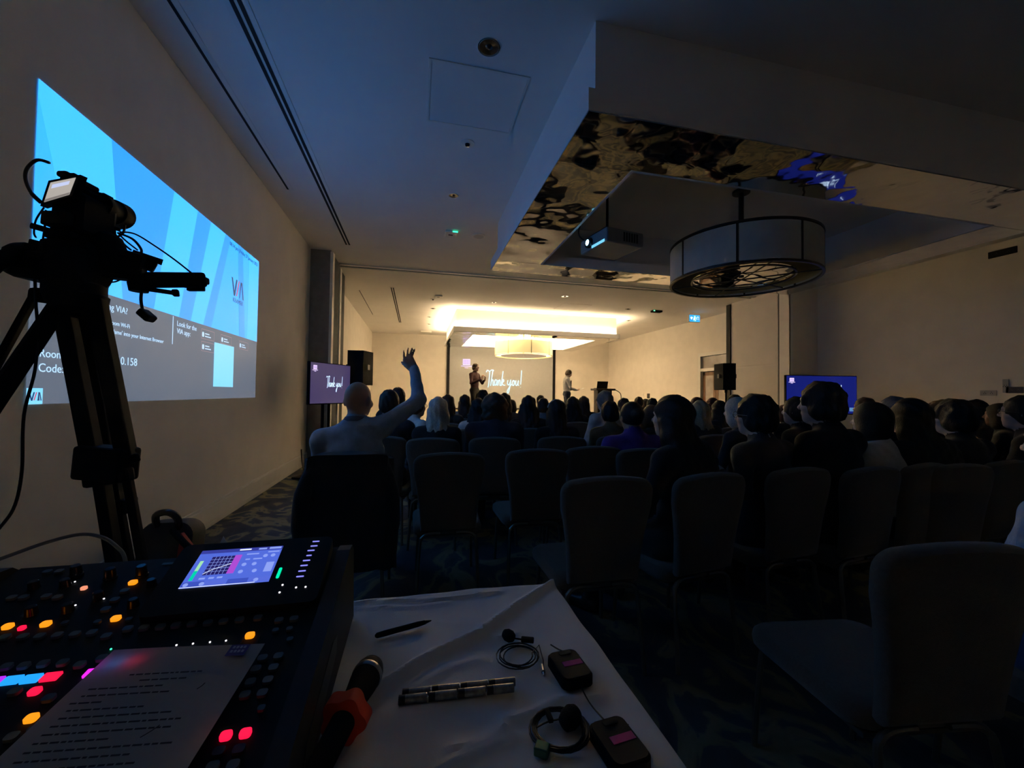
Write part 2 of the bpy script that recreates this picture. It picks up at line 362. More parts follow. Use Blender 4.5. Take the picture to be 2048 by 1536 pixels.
def sensor(x, y, label):
    o = tag(MB().lathe([(.07, 0), (.07, -.008), (.05, -.014), (.001, -.014)], 24, cap=False).build('ceiling_sensor', WHITE_TRIM, None, True), label, 'sensor'); o.location = (x, y, H)
    MB().lathe([(.026, -.013), (.022, -.03), (.001, -.036)], 20, cap=False).build('lens', BLACKG, o, True)
sensor(.469, 4.163, 'round white ceiling sensor with black lens bulb')
def detector(x, y, label, led):
    o = tag(MB().box((-.1, -.12, -.035), (.1, .12, 0), bev=.02).build('emergency_unit', WHITE_TRIM), label, 'detector'); o.location = (x, y, H)
    MB().box((-.04, -.02, -.037), (.03, .02, -.034)).build('sensor_window', BLACKM, o)
    if led: MB().box((.02, -.122, -.03), (.10, -.1, -.012)).build('status_light', emis('led_green', (.05, 1, .45), 2.2), o)
detector(.5, 6.6, 'white ceiling unit with a glowing green light', True)
o = tag(MB().lathe([(.11, 0), (.11, -.012), (.09, -.018), (.001, -.018)], 28, cap=False).build('ceiling_speaker', WHITE_TRIM, None, True), 'round flush white ceiling loudspeaker beside the dark tray', 'loudspeaker'); o.location = (.95, 6.6, H)
MB().lathe([(.085, -.0185), (.001, -.0186)], 24, cap=False).build('grille', mat('grille_white', (.6, .58, .55), .7, bump=.4, bscale=300), o)
for k, (px_, py_) in enumerate(((988, 605), (1256, 618), (866, 617), (859, 634), (858, 648), (1257, 641))):
    p = pz(px_, py_, H); downlight(p.x, p.y, .07, 'small downlight in the bright ceiling around the lit tray', 'downlights of the stage end')
p = pz(1130, 593, H); downlight(p.x, p.y, .09, 'dark downlight beside the stage-end ceiling hatch')
p = pz(877, 592, H); detector(p.x, p.y, 'white box detector in the bright stage-end ceiling', False)
p = pz(866, 598, H); sensor(p.x, p.y, 'small ceiling sensor next to the white box detector')
p = pz(852, 662, H); o = tag(MB().box((-.22, -.1, -.06), (.22, .1, 0), bev=.01).build('ceiling_beacon', WHITE_TRIM), 'flat white box on the ceiling over the stage corner', 'detector'); o.location = p; MB().box((-.18, -.11, -.045), (.18, -.1, -.015)).build('diffuser', WHITE_TRIM, o)
p = pz(1313, 621, H); o = tag(MB().box((-.16, -.08, -.06), (.16, .08, 0), bev=.015).build('emergency_light', BLACKM), 'dark emergency light fitting on ceiling with a tiny green dot', 'emergency light'); o.location = p
MB().box((-.15, -.085, -.04), (-.10, -.08, -.015)).build('status_light', emis('led_green2', (.2, 1, .45), 2), o)
# exit sign ----------------------------------------------------------------
p = pz(1388, 626, H); ex = tag(empty('exit_sign', (p.x, p.y, H)), 'glowing blue exit sign hanging under the stage-end ceiling', 'exit sign')
EXB = emis('exit_blue', (.03, .42, 1.0), 1.5); EXW = emis('exit_white', (.75, .95, 1.0), 2.2)
MB().box((-.2, -.03, -.29), (.2, .03, -.06), bev=.006).build('housing', WHITE_TRIM, ex); MB().box((-.18, -.034, -.275), (.18, -.03, -.075)).build('face', EXB, ex); MB().tube([(0, 0, -.07), (0, 0, 0)], .012).build('stem', WHITE_TRIM, ex)
Mx = frame_mat(Vector((-.15, -.0345, -.255)), (1, 0, 0), (0, 0, 1))
mb = MB(); mb.prism([(-.015, 0), (.09, 0), (.09, .16), (-.015, .16)], 0, .001, Mx); mb.prism([(.205, 0), (.315, 0), (.315, .16), (.205, .16)], 0, .001, Mx); mb.build('panel', mat('exit_deep', (.01, .1, .3), .5, emit=(.01, .2, .65), es=.7), ex)
mb = MB(); mb.lathe([(.016, 0), (.016, .002)], 12, Mx @ Matrix.Translation((.155, .145, 0)))
for st in ([(.15, .12), (.14, .07), (.17, .04), (.16, .0)], [(.14, .07), (.12, .04), (.10, .03)], [(.15, .11), (.18, .09), (.20, .1)], [(.15, .115), (.125, .09), (.115, .06)]): ribbon(mb, st, .02, Mx, .0015)
mb.build('pictogram', EXW, ex)
mb = MB(); ribbon(mb, [(.0, .12), (.035, .05), (.075, .12)], .02, Mx, .002); ribbon(mb, [(.035, .13), (.0355, .09), (.036, .05)], .02, Mx, .002); ribbon(mb, [(.23, .03), (.23, .13)], .012, Mx, .002); ribbon(mb, [(.29, .03), (.29, .13)], .012, Mx, .002); ribbon(mb, [(.23, .13), (.29, .13)], .012, Mx, .002); mb.build('arrow', EXW, ex)
# wall sockets -------------------------------------------------------------
def wplate(name, c, ax, w_, h_, m_, label, cat, holes=True):
    o = tag(empty(name, c), label, cat); M = frame_mat(Vector((0, 0, 0)), ax, (0, 0, 1))
    MB().prism(rrect(w_, h_, .008), 0, .01, M).build('plate', m_, o)
    if holes:
        mb = MB()
        for dx in (-.03, .03):
            for q, r_ in ((0, .012), (-.012, -.008), (.012, -.008)): mb.prism(rrect(.008, .012, .001, 1, dx*(w_/.146)+q, r_), .01, .0115, M)
        mb.build('socket_holes', BLACKR, o)
DP = mat('bronze_plate', (.05, .045, .04), .35, .6, noise=.1)
p = pX(492, 978, XL); wplate('wall_socket', p, (0, 1, 0), .16, .10, DP, 'dark double socket on the left wall farther from the tripod', 'socket')
p = pX(393, 1036, XL); wplate('wall_socket', p, (0, 1, 0), .16, .10, DP, 'dark double socket on the left wall just behind the red bag', 'socket')
p = pX(1297, 792, XR); wplate('wall_socket', p, (0, -1, 0), .20, .20, DP, 'dark square wall plate on the right wall near the lectern', 'wall plate')
p = pX(1286, 790, XR); wplate('light_switch', p, (0, -1, 0), .12, .16, WHITE_TRIM, 'white switch plate beside the dark square plate', 'switch')
p = pX(2005, 485, XR); wplate('wall_grille', (XR, p.y, 3.7), (0, -1, 0), .34, .11, BLACKM, 'small dark grille high on the right wall', 'vent')
p = pX(2030, 780, XR); wplate('thermostat', p, (0, -1, 0), .2, .1, BLACKG, 'black rectangular wall control on the right wall', 'control panel')
p = pX(2012, 772, XR); wplate('light_switch', p, (0, -1, 0), .07, .22, mat('grey_plate', (.35, .34, .33), .4, noise=.1), 'tall grey switch plate beside the black wall control', 'switch')
p = pX(1977, 786, XR); wplate('light_switch', p, (0, -1, 0), .2, .09, mat('grey_plate2', (.45, .43, .41), .4, noise=.1), 'wide pale switch plate on the right wall', 'switch')
# drum pendant lamps ---------------------------------------------------------
def drum(name, x, y, lit, label, R=1.0, z0=2.63, z1=3.14):
    o = tag(empty(name, (x, y, z0)), label, 'pendant lamp'); hh = z1-z0
    if lit:
        SH = mat('drum_shade_lit', (.20, .16, .09), .8, emit=(1, .74, .30), es=.36); INN = mat('drum_inner_lit', (.8, .7, .5), .8, emit=(1, .82, .5), es=.6)
    else:
        SH = mat('drum_shade', (.62, .60, .52), .8, noise=.04); INN = mat('drum_inner', (.5, .40, .2), .8, noise=.04)
    n = 8
    for k in range(n):
        a0, a1 = 2*math.pi*k/n+.012, 2*math.pi*(k+1)/n-.012; mb = MB(); q = 10
        vs = []; fs = []
        for i in range(q+1):
            a = a0+(a1-a0)*i/q
            for r_ in (R, R-.008):
                for z in (.02, hh-.02): vs.append((r_*math.cos(a), r_*math.sin(a), z))
        for i in range(q):
            b = 4*i; c = b+4; fs += [(b, c, c+1, b+1), (b+2, b+3, c+3, c+2), (b, b+2, c+2, c), (b+1, c+1, c+3, b+3)]
        mb.add(vs, fs); mb.build('shade_panel', SH, o, True)
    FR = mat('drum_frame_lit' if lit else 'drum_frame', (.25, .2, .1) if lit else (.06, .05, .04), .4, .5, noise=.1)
    for k in range(n):
        a = 2*math.pi*k/n; MB().box((R-.015, -.012, 0), (R+.006, .012, hh), Matrix.Rotation(a, 4, 'Z')).build('rib', FR, o)
    for z in (0, hh): MB().lathe([(R+.008, z-.012), (R+.008, z+.012), (R-.02, z+.012), (R-.02, z-.012), (R+.008, z-.012)], 64, cap=False).build('hoop', FR, o, True)
    MB().lathe([(R-.03, .03), (R-.03, hh-.03)], 64, cap=False).build('liner', INN, o, True)
    if lit: MB().lathe([(R-.2, -.002), (R-.2, .004), (.02, .004), (.02, -.002)], 64, cap=False).build('diffuser', mat('drum_diffuser', (.55, .48, .42), .7, emit=(1, .75, .5), es=.12), o)
    else:
        MB().lathe([(R-.26, .05), (R-.26, .06), (.001, .06), (.001, .05)], 64, cap=False).build('mirror_plate', MIRROR, o)
        for k in range(6):
            a = math.pi*2*k/6+.2; MB().tube([(0, 0, .02), ((R-.02)*math.cos(a), (R-.02)*math.sin(a), .02)], .008).build('spoke', FR, o)
        MB().lathe([(R-.25, .02), (R-.25, .035), (R-.27, .035), (R-.27, .02), (R-.25, .02)], 48, cap=False).build('inner_hoop', FR, o)
    MB().tube([(0, 0, .05), (0, 0, H-z0)], .03).build('stem', FR, o); MB().lathe([(.1, H-z0-.03), (.1, H-z0)], 24).build('ceiling_rose', FR, o)
    if lit:
        l = bpy.data.lights.new('drum_bulb', 'POINT'); l.energy = 70; l.color = WARM; l.shadow_soft_size = .25
        b = bpy.data.objects.new('drum_bulb', l); COL.objects.link(b); b.parent = o; b.location = (0, 0, hh*.6)
drum('drum_pendant', 3.93, 4.3, False, 'large unlit drum pendant with pale panelled shade under the dark tray', .83, 2.74, 3.19)
drum('drum_pendant', 3.73, 14.2, True, 'glowing yellow drum pendant under the lit stage-end tray', 1.03, 2.66, 3.15)
# projector -------------------------------------------------------------------
pr = tag(empty('projector', tuple(pd(1215, 488, 4.7))), 'white ceiling projector with glowing blue lens hung in the dark tray', 'projector'); pr.rotation_euler = (0, math.radians(0), math.radians(10))
PW = mat('projector_white', (.30, .30, .31), .5, noise=.04)
MB().box((-.2, -.26, -.08), (.3, .26, .08), bev=.02).build('body', PW, pr)
MB().lathe([(.06, 0), (.06, .03), (.045, .035)], 24, align_z((-.2, .06, 0), (-1, 0, 0))).build('lens_ring', BLACKG, pr, True)
MB().lathe([(.036, 0), (.03, .006), (.001, .01)], 20, align_z((-.232, .06, 0), (-1, 0, 0)), cap=False).build('lens', emis('projector_lens', (.35, .75, 1.0), 9), pr, True)
MB().box((-.203, -.22, -.075), (-.199, .02, -.045)).build('lens_glow_strip', emis('projector_glow_strip', (.16, .55, .85), 1.2), pr)  # emissive strip standing in for lens light reflected on the housing
for k in range(6): MB().box((.02+.035*k, -.262, -.05), (.04+.035*k, -.258, .05)).build('vent_slat', BLACKM, pr)
MB().box((-.14, -.16, .08), (.2, .2, .12)).build('mount_plate', BLACKM, pr)
zc = H-pr.location.z
for a, b in (((-.08, -.1), (.08, .12)), ((.08, .12), (-.08, -.1))): MB().tube([(a[0], a[1], .12), (b[0], b[1], zc)], .014).build('mount_strut', BLACKM, pr)
MB().tube(smooth_path([(-.1, .2, .05), (-.22, .26, .16), (-.2, .2, .36), (-.05, .1, zc)]), .008).build('cable', BLACKR, pr, True)
# ================================================================== PROJECTED PICTURE ON THE LEFT WALL
PX0, PX1, PZ0, PZ1 = 2.55, 5.55, 1.215, 2.875    # y range and z range on the wall
pj = tag(empty('projected_picture', (XL, PX0, PZ0)), 'blue projected presentation slide on the left wall', 'projection')
Mp = frame_mat(Vector((.003, 0, 0)), (0, 1, 0), (0, 0, 1))   # local x along +Y; z points to +X
PWd, PHt = PX1-PX0, PZ1-PZ0
def blue(name, c): return emis(name, c, PROJ)
B0, B1, B2 = blue('slide_blue', (.035, .41, 1.3)), blue('slide_blue_deep', (.028, .305, 1.05)), blue('slide_blue_pale', (.05, .48, 1.42))
GREYP = emis('slide_grey', (.07, .10, .15), PROJ); TXT = emis('slide_text', (.40, .62, .86), PROJ); DTXT = mat('slide_dark_text', (.02, .03, .06), .8, emit=(.01, .03, .08), es=1); CYAN = emis('slide_card', (.18, .58, .93), PROJ); REDP = emis('slide_red', (.5, .05, .12), PROJ)
def pp(x, y): return Mp @ Vector((x*PWd, y*PHt, 0))
_gp = pX(511, 683, XL); GB = (_gp.z-PZ0)/PHt
def poly(name, pts, z, m_):
    mb = MB(); mb.prism([(x*PWd, y*PHt) for x, y in pts], z, z+.0008, Mp); return mb.build(name, m_, pj)
poly('slide_field', [(0, GB), (1, GB), (1, 1), (0, 1)], 0, B0)
def fromwall(x, y):
    p = pX(x, y, XL); return ((p.y-PX0)/PWd, (p.z-PZ0)/PHt)
def band(name, pts, m_, z): poly(name, [(min(1, max(0, a)), min(1, max(GB, b))) for a, b in pts], z, m_)
for pts, m_ in (([(.0, .95), (.0, 1), (.17, 1), (.22, GB), (.10, GB)], B2), ([(.17, 1), (.40, 1), (.33, GB), (.22, GB)], B1), ([(.40, 1), (.52, 1), (.44, GB), (.33, GB)], B2), ([(.52, 1), (.60, 1), (.50, GB), (.44, GB)], B1), ([(.60, 1), (.70, 1), (.57, GB), (.50, GB)], B2), ([(.70, 1), (.74, 1), (.62, GB), (.57, GB)], B1), ([(.80, 1), (.83, GB), (.88, GB), (.84, 1)], B1), ([(.90, 1), (.90, GB), (1, GB), (1, 1)], B2)):
    band('slide_band', pts, m_, .001)
poly('slide_panel', [(0, 0), (1, 0), (1, GB), (0, GB)], 0, GREYP)
def T(body, x, y, size, m_=TXT, align='LEFT', z=.003, sx=1.): return text_mesh(body, size, Mp @ Matrix.Translation((x*PWd, y*PHt, z)), m_, pj, align, sx=sx)
def TW(body, x0, y0, x1, m_=TXT, y1=None):      # baseline from pixel x0,y0, as wide as up to pixel x1
    u0, v0 = fromwall(x0, y0); u1, _ = fromwall(x1, y0 if y1 is None else y1)
    c = bpy.data.curves.new('t', 'FONT'); c.body = body; c.size = 1; o = bpy.data.objects.new('t', c); COL.objects.link(o); bpy.context.view_layer.update(); wd = o.dimensions.x; bpy.data.objects.remove(o); bpy.data.curves.remove(c)
    return T(body, u0, v0, (u1-u0)*PWd/wd, m_)
TW('Using VIA?', 194, 613, 252, y1=627); TW('Connect to the Room Wi-Fi', 150, 633, 257, y1=652); TW("Enter the 'Room Name' into your Internet Browser", 148, 652, 325, y1=684)
TW('Look for the', 352, 651, 391, y1=661); TW('VIA app:', 352, 666, 379, y1=673)
TW('Room', 75, 713, 122, y1=717); TW('Name:', 129, 718, 182, y1=723); TW('10.10.10.158', 187, 724, 269, y1=732); TW('Code:', 73, 743, 123, y1=744); TW('19', 147, 746, 165, y1=747)
T('08:14 pm | Friday 27 January 2023', .985, .955, .055, DTXT, 'RIGHT')
ru, rv = fromwall(344, 632); _, rv2 = fromwall(342, 688); poly('slide_rule', [(ru, rv2), (ru+.003, rv2), (ru+.003, rv), (ru, rv)], .003, TXT)
c0, c1 = fromwall(424, 773), fromwall(466, 694); poly('slide_card', [c0, (c1[0], c0[1]), c1, (c0[0], c1[1])], .006, CYAN)
def via(x, y, s, m1, m2, z=.003):
    mb = MB(); M = Mp @ Matrix.Translation((x*PWd, y*PHt, z)); b = .16*s
    for x0, x1, red in ((0, .34, 0), (.62, .34, 0)): mb.prism([(x0*s, s), (x0*s+b, s), (x1*s+b, 0), (x1*s, 0)], 0, .001, M)
    for x0, x1 in ((.98, 1.30),): mb.prism([(x0*s+.02, 0), (x0*s+b, 0), (x1*s+.1*s, s), (x1*s-.06*s, s)], 0, .001, M); mb.prism([(1.36*s, s), (1.46*s, s), (1.72*s, 0), (1.58*s, 0)], 0, .001, M)
    mb.build('logo', m1, pj)
    mb = MB(); mb.prism([(.66*s, .05*s), (.78*s, .05*s), (1.08*s, s), (.96*s, s)], 0, .001, M); mb.build('logo_bar', m2, pj)
LGD = emis('logo_dark', (.015, .04, .12), PROJ)
lu, lv_ = fromwall(461, 588); lw_ = (fromwall(486, 596)[0]-lu)*PWd/1.72; via(lu, lv_, lw_, LGD, REDP); T('KRAMER', lu+.015, lv_-.04, lw_*.36, LGD)
cw = fromwall(82, 806)[0]; chh = fromwall(50, 776)[1]; poly('logo_card', [(.0, .0), (cw, .0), (cw, chh), (.0, chh)], .002, CYAN); via(cw*.1, chh*.22, cw*PWd*.82/1.72, LGD, REDP, .004)
for bx, by in (fromwall(401, 676), fromwall(440, 686), fromwall(477, 697), fromwall(401, 701)):
    mb = MB(); M = Mp @ Matrix.Translation((bx*PWd, by*PHt, .003)); w_, h_ = .24, .085
    for q in (((0, 0), (w_, 0)), ((w_, 0), (w_, h_)), ((w_, h_), (0, h_)), ((0, h_), (0, 0))): ribbon(mb, [q[0], q[1]], .004, M)
    mb.build('badge_outline', emis('badge_pink', (.30, .20, .24), PROJ), pj)
    mb = MB(); mb.prism(rrect(.035, .045, .012, 3, .03, .038), 0, .001, M); mb.build('badge_icon', TXT, pj)
    mb = MB()
    for k in range(2): mb.prism([(.065, .02+.024*k), (.175-.03*k, .02+.024*k), (.175-.03*k, .03+.024*k), (.065, .03+.024*k)], 0, .001, M)
    mb.build('badge_print', TXT, pj)['kind'] = 'stuff'
# ================================================================== STAGE END
st = tag(MB().box((.6, 10.9, 0), (7.3, 14.6, .42), bev=.01).build('stage_platform', mat('stage_carpet', (.05, .05, .055), .95, noise=.2, bump=.3, bscale=200)), 'low dark carpeted stage platform under the two presenters', 'stage')
sc = tag(empty('projection_screen', (3.88, YF-.06, 0)), 'wide grey projection screen on the far wall reading Thank you', 'screen')
MB().box((-2.5, 0, .62), (2.5, .015, 3.5)).build('fabric', SCREENF, sc)
for sx in (-1, 1): MB().box((sx*2.5-.06, -.03, .55), (sx*2.5+.06, .03, 3.6)).build('side_bar', BLACKM, sc)
MB().box((-2.6, -.03, 3.5), (2.6, .04, 3.62)).build('top_case', BLACKM, sc); MB().box((-2.5, -.02, .57), (2.5, .02, .63)).build('bottom_bar', BLACKM, sc)
a, b = pY(972, 774, YF-.08), pY(1042, 774, YF-.08)
handwriting(frame_mat(Vector((a.x-3.88, -.012, a.z)), (1, 0, 0), (0, 0, 1)), (b.x-a.x)/2.1, emis('screen_script', (.45, .88, 1.0), 1.35), sc)
p = pY(933, 730, YF-.08); crest(frame_mat(Vector((p.x-3.88, -.012, p.z)), (1, 0, 0), (0, 0, 1)), .34, emis('screen_emblem', (.75, .62, 1.0), 1.0), emis('screen_emblem_pr', (.5, .35, .9), .8), sc)
# lectern with laptop
p = pd(1206, 790, 12.9)
lc = tag(empty('lectern', (p.x, p.y, .42)), 'dark lectern beside the man in the white shirt', 'lectern'); lw = mat('lectern_wood', (.045, .035, .03), .5, noise=.3, nscale=5, stretch=(8, 8, .5))
MB().box((-.32, -.22, 1.02), (.32, .24, 1.08), bev=.01).build('top', lw, lc); MB().box((-.24, -.14, .06), (.24, .16, 1.02), bev=.01).build('column', lw, lc); MB().box((-.32, -.22, 0), (.32, .24, .06), bev=.01).build('base', lw, lc)
lp = tag(empty('laptop', (p.x-.05, p.y, 1.502)), 'open dark laptop standing on the lectern', 'laptop')
MB().box((-.18, -.02, 0), (.18, .20, .015), bev=.004).build('keyboard_deck', BLACKM, lp); MB().box((-.18, -.03, .01), (.18, -.02, .235), Matrix.Rotation(math.radians(14), 4, 'X'), .003).build('lid', BLACKM, lp)
cb = tag(MB().tube(smooth_path([(p.x+.28, p.y-.24, 1.47), (p.x+.46, p.y-.28, 1.33), (p.x+.44, p.y-.28, 1.0), (p.x+.3, p.y-.3, .6), (p.x+.3, p.y-.3, .43)]), .012).build('lectern_cable', BLACKR, None, True), 'black cable looping down from the lectern top', 'cable')
# PA loudspeakers on stands
def pa(name, x, y, z0, z1, yaw, label, label2):
    s_ = tag(empty('speaker_stand', (x, y, 0)), label2, 'speaker stand')
    MB().tube([(0, 0, .1), (0, 0, z0+.05)], .018).build('pole', BLACKM, s_, True)
    MB().lathe([(.035, .62), (.035, .74)], 16).build('collar', BLACKM, s_)
    for k in range(3):
        a = k*2.094+.5; MB().tube([(.02*math.cos(a), .02*math.sin(a), .68), (.5*math.cos(a), .5*math.sin(a), .012)], .013).build('leg', BLACKM, s_); MB().tube([(.02*math.cos(a), .02*math.sin(a), .3), (.25*math.cos(a), .25*math.sin(a), .345)], .008).build('brace', BLACKM, s_)
    o = tag(empty(name, (x, y, z0), yaw), label, 'loudspeaker'); hh = z1-z0
    MB().prism([(-.19, -.17), (.19, -.17), (.13, .19), (-.13, .19)], 0, hh).build('cabinet', BLACKM, o)
    MB().box((-.175, -.185, .02), (.175, -.168, hh-.02), bev=.01).build('grille', mat('speaker_grille', (.02, .02, .021), .6, bump=.6, bscale=250), o)
    for sx in (-1, 1): MB().box((sx*.165-.01, -.02, hh*.45), (sx*.165+.015*sx, .1, hh*.6)).build('handle', BLACKR, o)
    MB().lathe([(.03, -.06), (.03, 0)], 14).build('pole_socket', BLACKM, o)
p = pd(717, 770, 7.0); pa('pa_loudspeaker', p.x, p.y, p.z, p.z+.575, math.radians(170), 'black loudspeaker beside the TV at the left partition pier', 'tripod stand under the loudspeaker beside the left TV')
p = pd(1452, 780, 9.0); pa('pa_loudspeaker', p.x, p.y, p.z, p.z+.575, math.radians(160), 'black loudspeaker in front of the wooden door', 'tripod stand under the loudspeaker in front of the wooden door')
# TVs on stands
def tv(A, B, zt, zb, bright, label, label2, crest_only=False):
    A = Vector((A[0], A[1], 0)); B = Vector((B[0], B[1], 0)); c = (A+B)/2; ex = (B-A).normalized(); n = Vector((ex.y, -ex.x, 0)); yaw = math.atan2(ex.y, ex.x); W = (B-A).length; hh = zt-zb
    o = tag(empty('television', (c.x, c.y, zb), yaw), label, 'television')
    MB().box((-W/2, -.02, 0), (W/2, .03, hh), bev=.006).build('housing', BLACKM, o)
    MB().box((-W/2+.012, -.023, .016), (W/2-.012, -.020, hh-.012)).build('display', bright, o)
    Mt = frame_mat(Vector((-W*.13, -.0245, hh*.40)), (1, 0, 0), (0, 0, 1))
    handwriting(Mt, W*.40/2.1, emis('tv_script', (.55, .75, 1.0), 1.8), o)
    crest(frame_mat(Vector((-W/2+.10, -.0245, hh-.11)), (1, 0, 0), (0, 0, 1)), .075, emis('tv_emblem', (.8, .65, 1.0), 1.3), emis('tv_emblem_p', (.35, .2, .7), .8), o)
    Mc = frame_mat(Vector((W/2-.09, -.0245, .06)), (1, 0, 0), (0, 0, 1)); mb = MB()
    for q in range(3): mb.prism([(-.045, .022*q), (.045-.02*(q == 1), .022*q), (.045-.02*(q == 1), .022*q+.008), (-.045, .022*q+.008)], 0, .001, Mc)
    mb.build('corner_print', emis('tv_print', (.3, .7, 1.0), .9), o)
    s_ = tag(empty('tv_stand', (c.x, c.y, 0), yaw), label2, 'tv stand')
    for sx in (-.07, .07): MB().tube([(sx, .07, .03), (sx, .07, zb+hh*.6)], .022).build('upright', BLACKM, s_)
    MB().box((-.22, .035, zb+hh*.3), (.22, .06, zb+hh*.6)).build('bracket', BLACKM, s_)
    MB().box((-.35, -.25, .02), (.35, .35, .045), bev=.008).build('base', BLACKM, s_)
    return o
a, b = pd(618, 722, 5.8), pd(699, 731, 6.7)
tv(a, b, a.z, a.z-.62, emis('tv_display_dim', (.05, .038, .11), 1.0), 'television on a stand by the left pier showing Thank you on dark purple', 'black twin-pole stand under the television by the left pier')
a, b = pd(1570, 750, 7.0), pd(1712, 747, 7.0)
tv(a, b, a.z, a.z-.66, emis('tv_display_blue', (.007, .012, .15), 1.0), 'television on a stand by the right wall with a bright blue picture', 'black twin-pole stand under the television by the right wall')
# floor cables near the left TV stand
o = tag(MB().tube(smooth_path([(XL+.05, 7.5, .32), (XL+.12, 7.3, .12), (XL+.2, 7.15, .02), (XL+.35, 7.0, .02), (XL+.32, 6.8, .02), (XL+.5, 6.7, .05)]), .012).build('power_cable', BLACKR, None, True), 'black power cable coiling beside the left television stand', 'cable')
# ================================================================== CHAIRS
def pillow(outline, thick, M, rings=((1, 0), (.985, .55), (.93, .9), (.75, 1.), (.35, 1.04)), bend=None):
    cx = sum(p[0] for p in outline)/len(outline); cy = sum(p[1] for p in outline)/len(outline); n = len(outline); vs = []; fs = []
    def pt(p, s, z):
        x, y = cx+(p[0]-cx)*s, cy+(p[1]-cy)*s; v = Vector((x, y, z)); return M @ (bend(v) if bend else v)
    idx = {}
    for side in (1, -1):
        for k, (s, t) in enumerate(rings):
            if k == 0 and side == -1: idx[(side, 0)] = idx[(1, 0)]; continue
            idx[(side, k)] = len(vs); vs += [pt(p, s, side*thick/2*t) for p in outline]
        c = len(vs); vs.append(M @ (bend(Vector((cx, cy, side*thick/2*1.05))) if bend else Vector((cx, cy, side*thick/2*1.05))))
        for k in range(len(rings)-1):
            a, b = idx[(side, k)], idx[(side, k+1)]
            for j in range(n):
                q = (a+j, a+(j+1) % n, b+(j+1) % n, b+j); fs.append(q if side == 1 else q[::-1])
        b = idx[(side, len(rings)-1)]
        for j in range(n):
            q = (b+j, b+(j+1) % n, c); fs.append(q if side == 1 else q[::-1])
    return vs, fs
def back_outline():
    pts = []
    # local x across, y up; wide rounded top, waisted lower part
    def arc(cx, cy, r, a0, a1, n):
        return [(cx+r*math.cos(math.radians(a0+(a1-a0)*i/n)), cy+r*math.sin(math.radians(a0+(a1-a0)*i/n))) for i in range(n+1)]
    right = [(.175, .0), (.178, .06), (.188, .18), (.205, .28), (.222, .36)] + arc(.162, .425, .063, 0, 75, 6)
    top = [(.12, .496), (.06, .502), (0, .504)]
    half = right+top
    return half + [(-x, y) for x, y in half[-2::-1]]
def make_chair():
    r = empty('banquet_chair')
    M = Matrix.Translation((0, -.235, .43)) @ Matrix.Rotation(math.radians(90+7), 4, 'X')
    vs, fs = pillow(back_outline(), .06, M, bend=lambda v: Vector((v.x, v.y, v.z-.35*v.x*v.x)))
    MB().add(vs, fs).build('backrest', CHAIRF, r, True)
    so = [(x*(1.0+.06*(y > 0)), y) for x, y in rrect(.44, .45, .07, 5)]
    vs, fs = pillow(so, .075, Matrix.Translation((0, .015, .418)))
    MB().add(vs, fs).build('seat', CHAIRF, r, True)
    for sx in (-1, 1):
        MB().tube(smooth_path([(sx*.05, -.215, .405), (sx*.12, -.218, .405), (sx*.162, -.222, .385), (sx*.178, -.23, .33), (sx*.195, -.27, .0)], 5), .011, 8).build('leg', CHAIRL, r, True)
        MB().tube(smooth_path([(sx*.08, .18, .385), (sx*.16, .19, .385), (sx*.185, .2, .36), (sx*.2, .225, .0)], 5), .011, 8).build('leg', CHAIRL, r, True)
    MB().box((-.19, -.2, .372), (.19, .19, .385)).build('seat_frame', CHAIRL, r)
    return r
CH0 = make_chair(); ch_used = [False]
def chair(x, y, yaw, label, group=None, s=1.):
    o = copy_tree(CH0) if ch_used[0] else CH0
    ch_used[0] = True
    o.location = (x, y, 0); o.rotation_euler = (0, 0, yaw); o.scale = (s, s, s)
    tag(o, label, 'chair', group)
    if not group and 'group' in o: del o['group']
    return o
